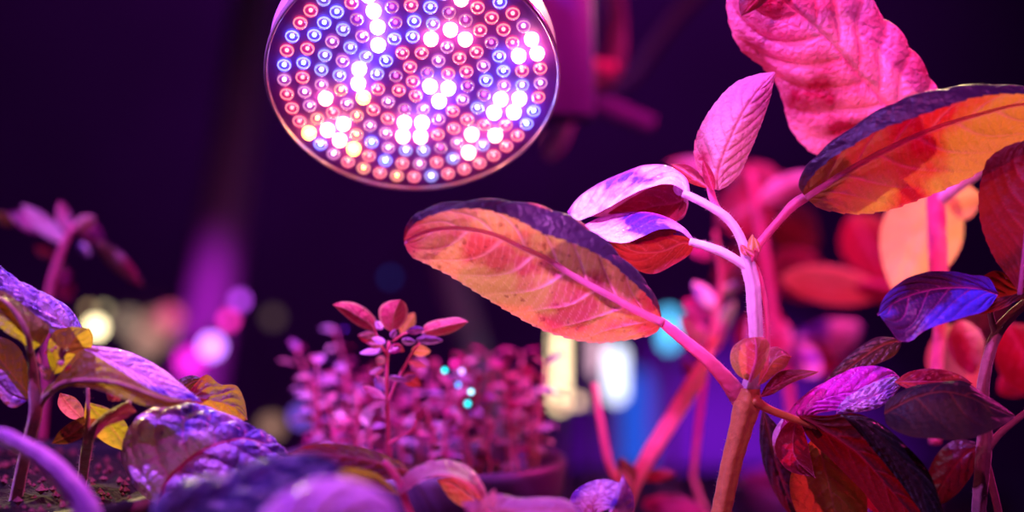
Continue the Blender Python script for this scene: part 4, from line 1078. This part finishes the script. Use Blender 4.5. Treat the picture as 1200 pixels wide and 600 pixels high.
# ================================================================== LIGHT
def spot(name, loc, target, col, e, size=60, blend=.6, rad=.02):
    l = bpy.data.lights.new(name, 'SPOT')
    l.energy = e; l.color = col; l.spot_size = math.radians(size); l.spot_blend = blend; l.shadow_soft_size = rad
    o = bpy.data.objects.new(name, l); C.objects.link(o)
    o.location = loc
    dv = Vector(target) - Vector(loc)
    o.rotation_euler = dv.to_track_quat('-Z', 'Y').to_euler()
    return o


T = lambda px, py, d: tuple(P(px, py, d))
# added warm spots, no lamps seen there: pass light through leaves towards the camera
spot('warm_back_fill', (.19, .95, 1.30), T(590, 300, .45), (1, .60, .44), 11.5, 17, .35, .008)
spot('warm_side_light', (.30, .98, 1.36), T(1120, 160, .45), (1, .66, .40), 15, 11, .4, .008)  # unseen spot added to shine through the olive leaf
spot('beige_side_light', (.46, .30, 1.25), T(1080, 290, .53), (1, .62, .30), 5, 14, .5, .01)  # added spot brightening the tan leaf from the side
# added magenta and red spots for the right-hand plants, out of view
spot('magenta_fill', (.55, .85, 1.35), T(950, 330, .5), (1, .03, .36), 20, 70, .6, .01)
spot('red_fill', (.10, .25, 1.45), T(900, 300, .66), (1, .02, .20), 20, 34, .6, .02)
spot('top_leaf_light', (.05, .10, 1.30), T(990, 90, .46), (1, .12, .72), 7, 26, .6, .006)  # unseen spot added to light the top pink leaf from the front
# added violet and pink spots above the left and centre plants, unseen
spot('violet_fill', (-.30, .25, 1.5), T(260, 450, .45), (.50, .14, 1), 24, 80, .6, .008)
spot('rose_fill', (-.05, .62, 1.40), T(200, 500, .43), (1, .22, .75), 7, 40, .6, .006)
spot('pink_fill', (.15, -.05, 1.5), T(800, 330, .5), (1, .08, .66), 5, 70, .6, .01)  # added pink spot from above the camera
spot('low_magenta_light', (.02, .12, .90), T(640, 310, .44), (1, .10, .62), .35, 60, .8, .01)  # low added spot imitating magenta bounce on the big leaf
spot('stem_light', (-.02, .30, 1.18), T(880, 370, .45), (.95, .60, 1), .8, 24, .6, .003)  # unseen spot added to brighten the pale stem
spot('seedling_back_fill', (-.05, .85, 1.35), T(490, 450, .57), (1, .08, .55), 3, 22, .6, .006)  # added spot backlighting the seedlings
spot('seedling_front_light', (-.2, .35, 1.35), T(490, 450, .57), (.95, .26, 1), 9, 24, .6, .004)  # added spot brightening the seedlings from the front
spot('left_warm_light', (-.30, .85, 1.25), T(70, 430, .43), (1, .80, .28), 16, 16, .6, .008)  # unseen yellow spot added to shine through the left olive leaves
spot('beige_back_light', (.24, 1.0, 1.12), T(1078, 285, .54), (1, .72, .35), 9, 9, .5, .01)  # added narrow spot behind the tan leaf
spot('stalk_light', (.0, .30, 1.10), T(785, 500, .56), (1, .22, 1), 5, 26, .6, .005)  # added spot that brightens the diagonal stalk
spot('sprig_light', (-.30, .20, 1.25), T(80, 280, .60), (1, .25, .95), 3, 16, .6, .008)  # unseen spot added for the far-left sprig
spot('wall_purple_light', (.0, 1.5, 2.3), (-.2, 2.4, .9), (.55, .02, .80), 26, 110, 1, .05)  # added purple wash for the back wall, no fixture there
spot('wall_violet_light', (.22, 1.7, .85), (.36, 2.4, .58), (.42, .03, 1), 55, 52, 1, .05)  # added violet glow for the low part of the wall
spot('pole_light', (-.2, .75, 1.6), T(235, 450, 1.5), (.7, .02, .85), 45, 13, .9, .02)  # unseen spot added to brighten the lower pole

w = bpy.data.worlds.new('dark_room'); bpy.context.scene.world = w
w.use_nodes = True
w.node_tree.nodes['Background'].inputs[0].default_value = (.10, .01, .22, 1)
w.node_tree.nodes['Background'].inputs[1].default_value = .15

# ================================================================== CAMERA
cd = bpy.data.cameras.new('camera'); cam = bpy.data.objects.new('camera', cd); C.objects.link(cam)
cam.location = (0, 0, CAMZ); cam.rotation_euler = (math.pi / 2, 0, 0)
cd.sensor_width = 36; cd.lens = 50; cd.clip_start = .01
cd.dof.use_dof = True; cd.dof.focus_distance = .455; cd.dof.aperture_fstop = 3.2
sc = bpy.context.scene
sc.camera = cam
sc.view_settings.view_transform = 'Standard'
try: sc.view_settings.look = 'None'
except Exception: pass
sc.view_settings.gamma = 1; sc.view_settings.exposure = 0; sc.view_settings.use_curve_mapping = False
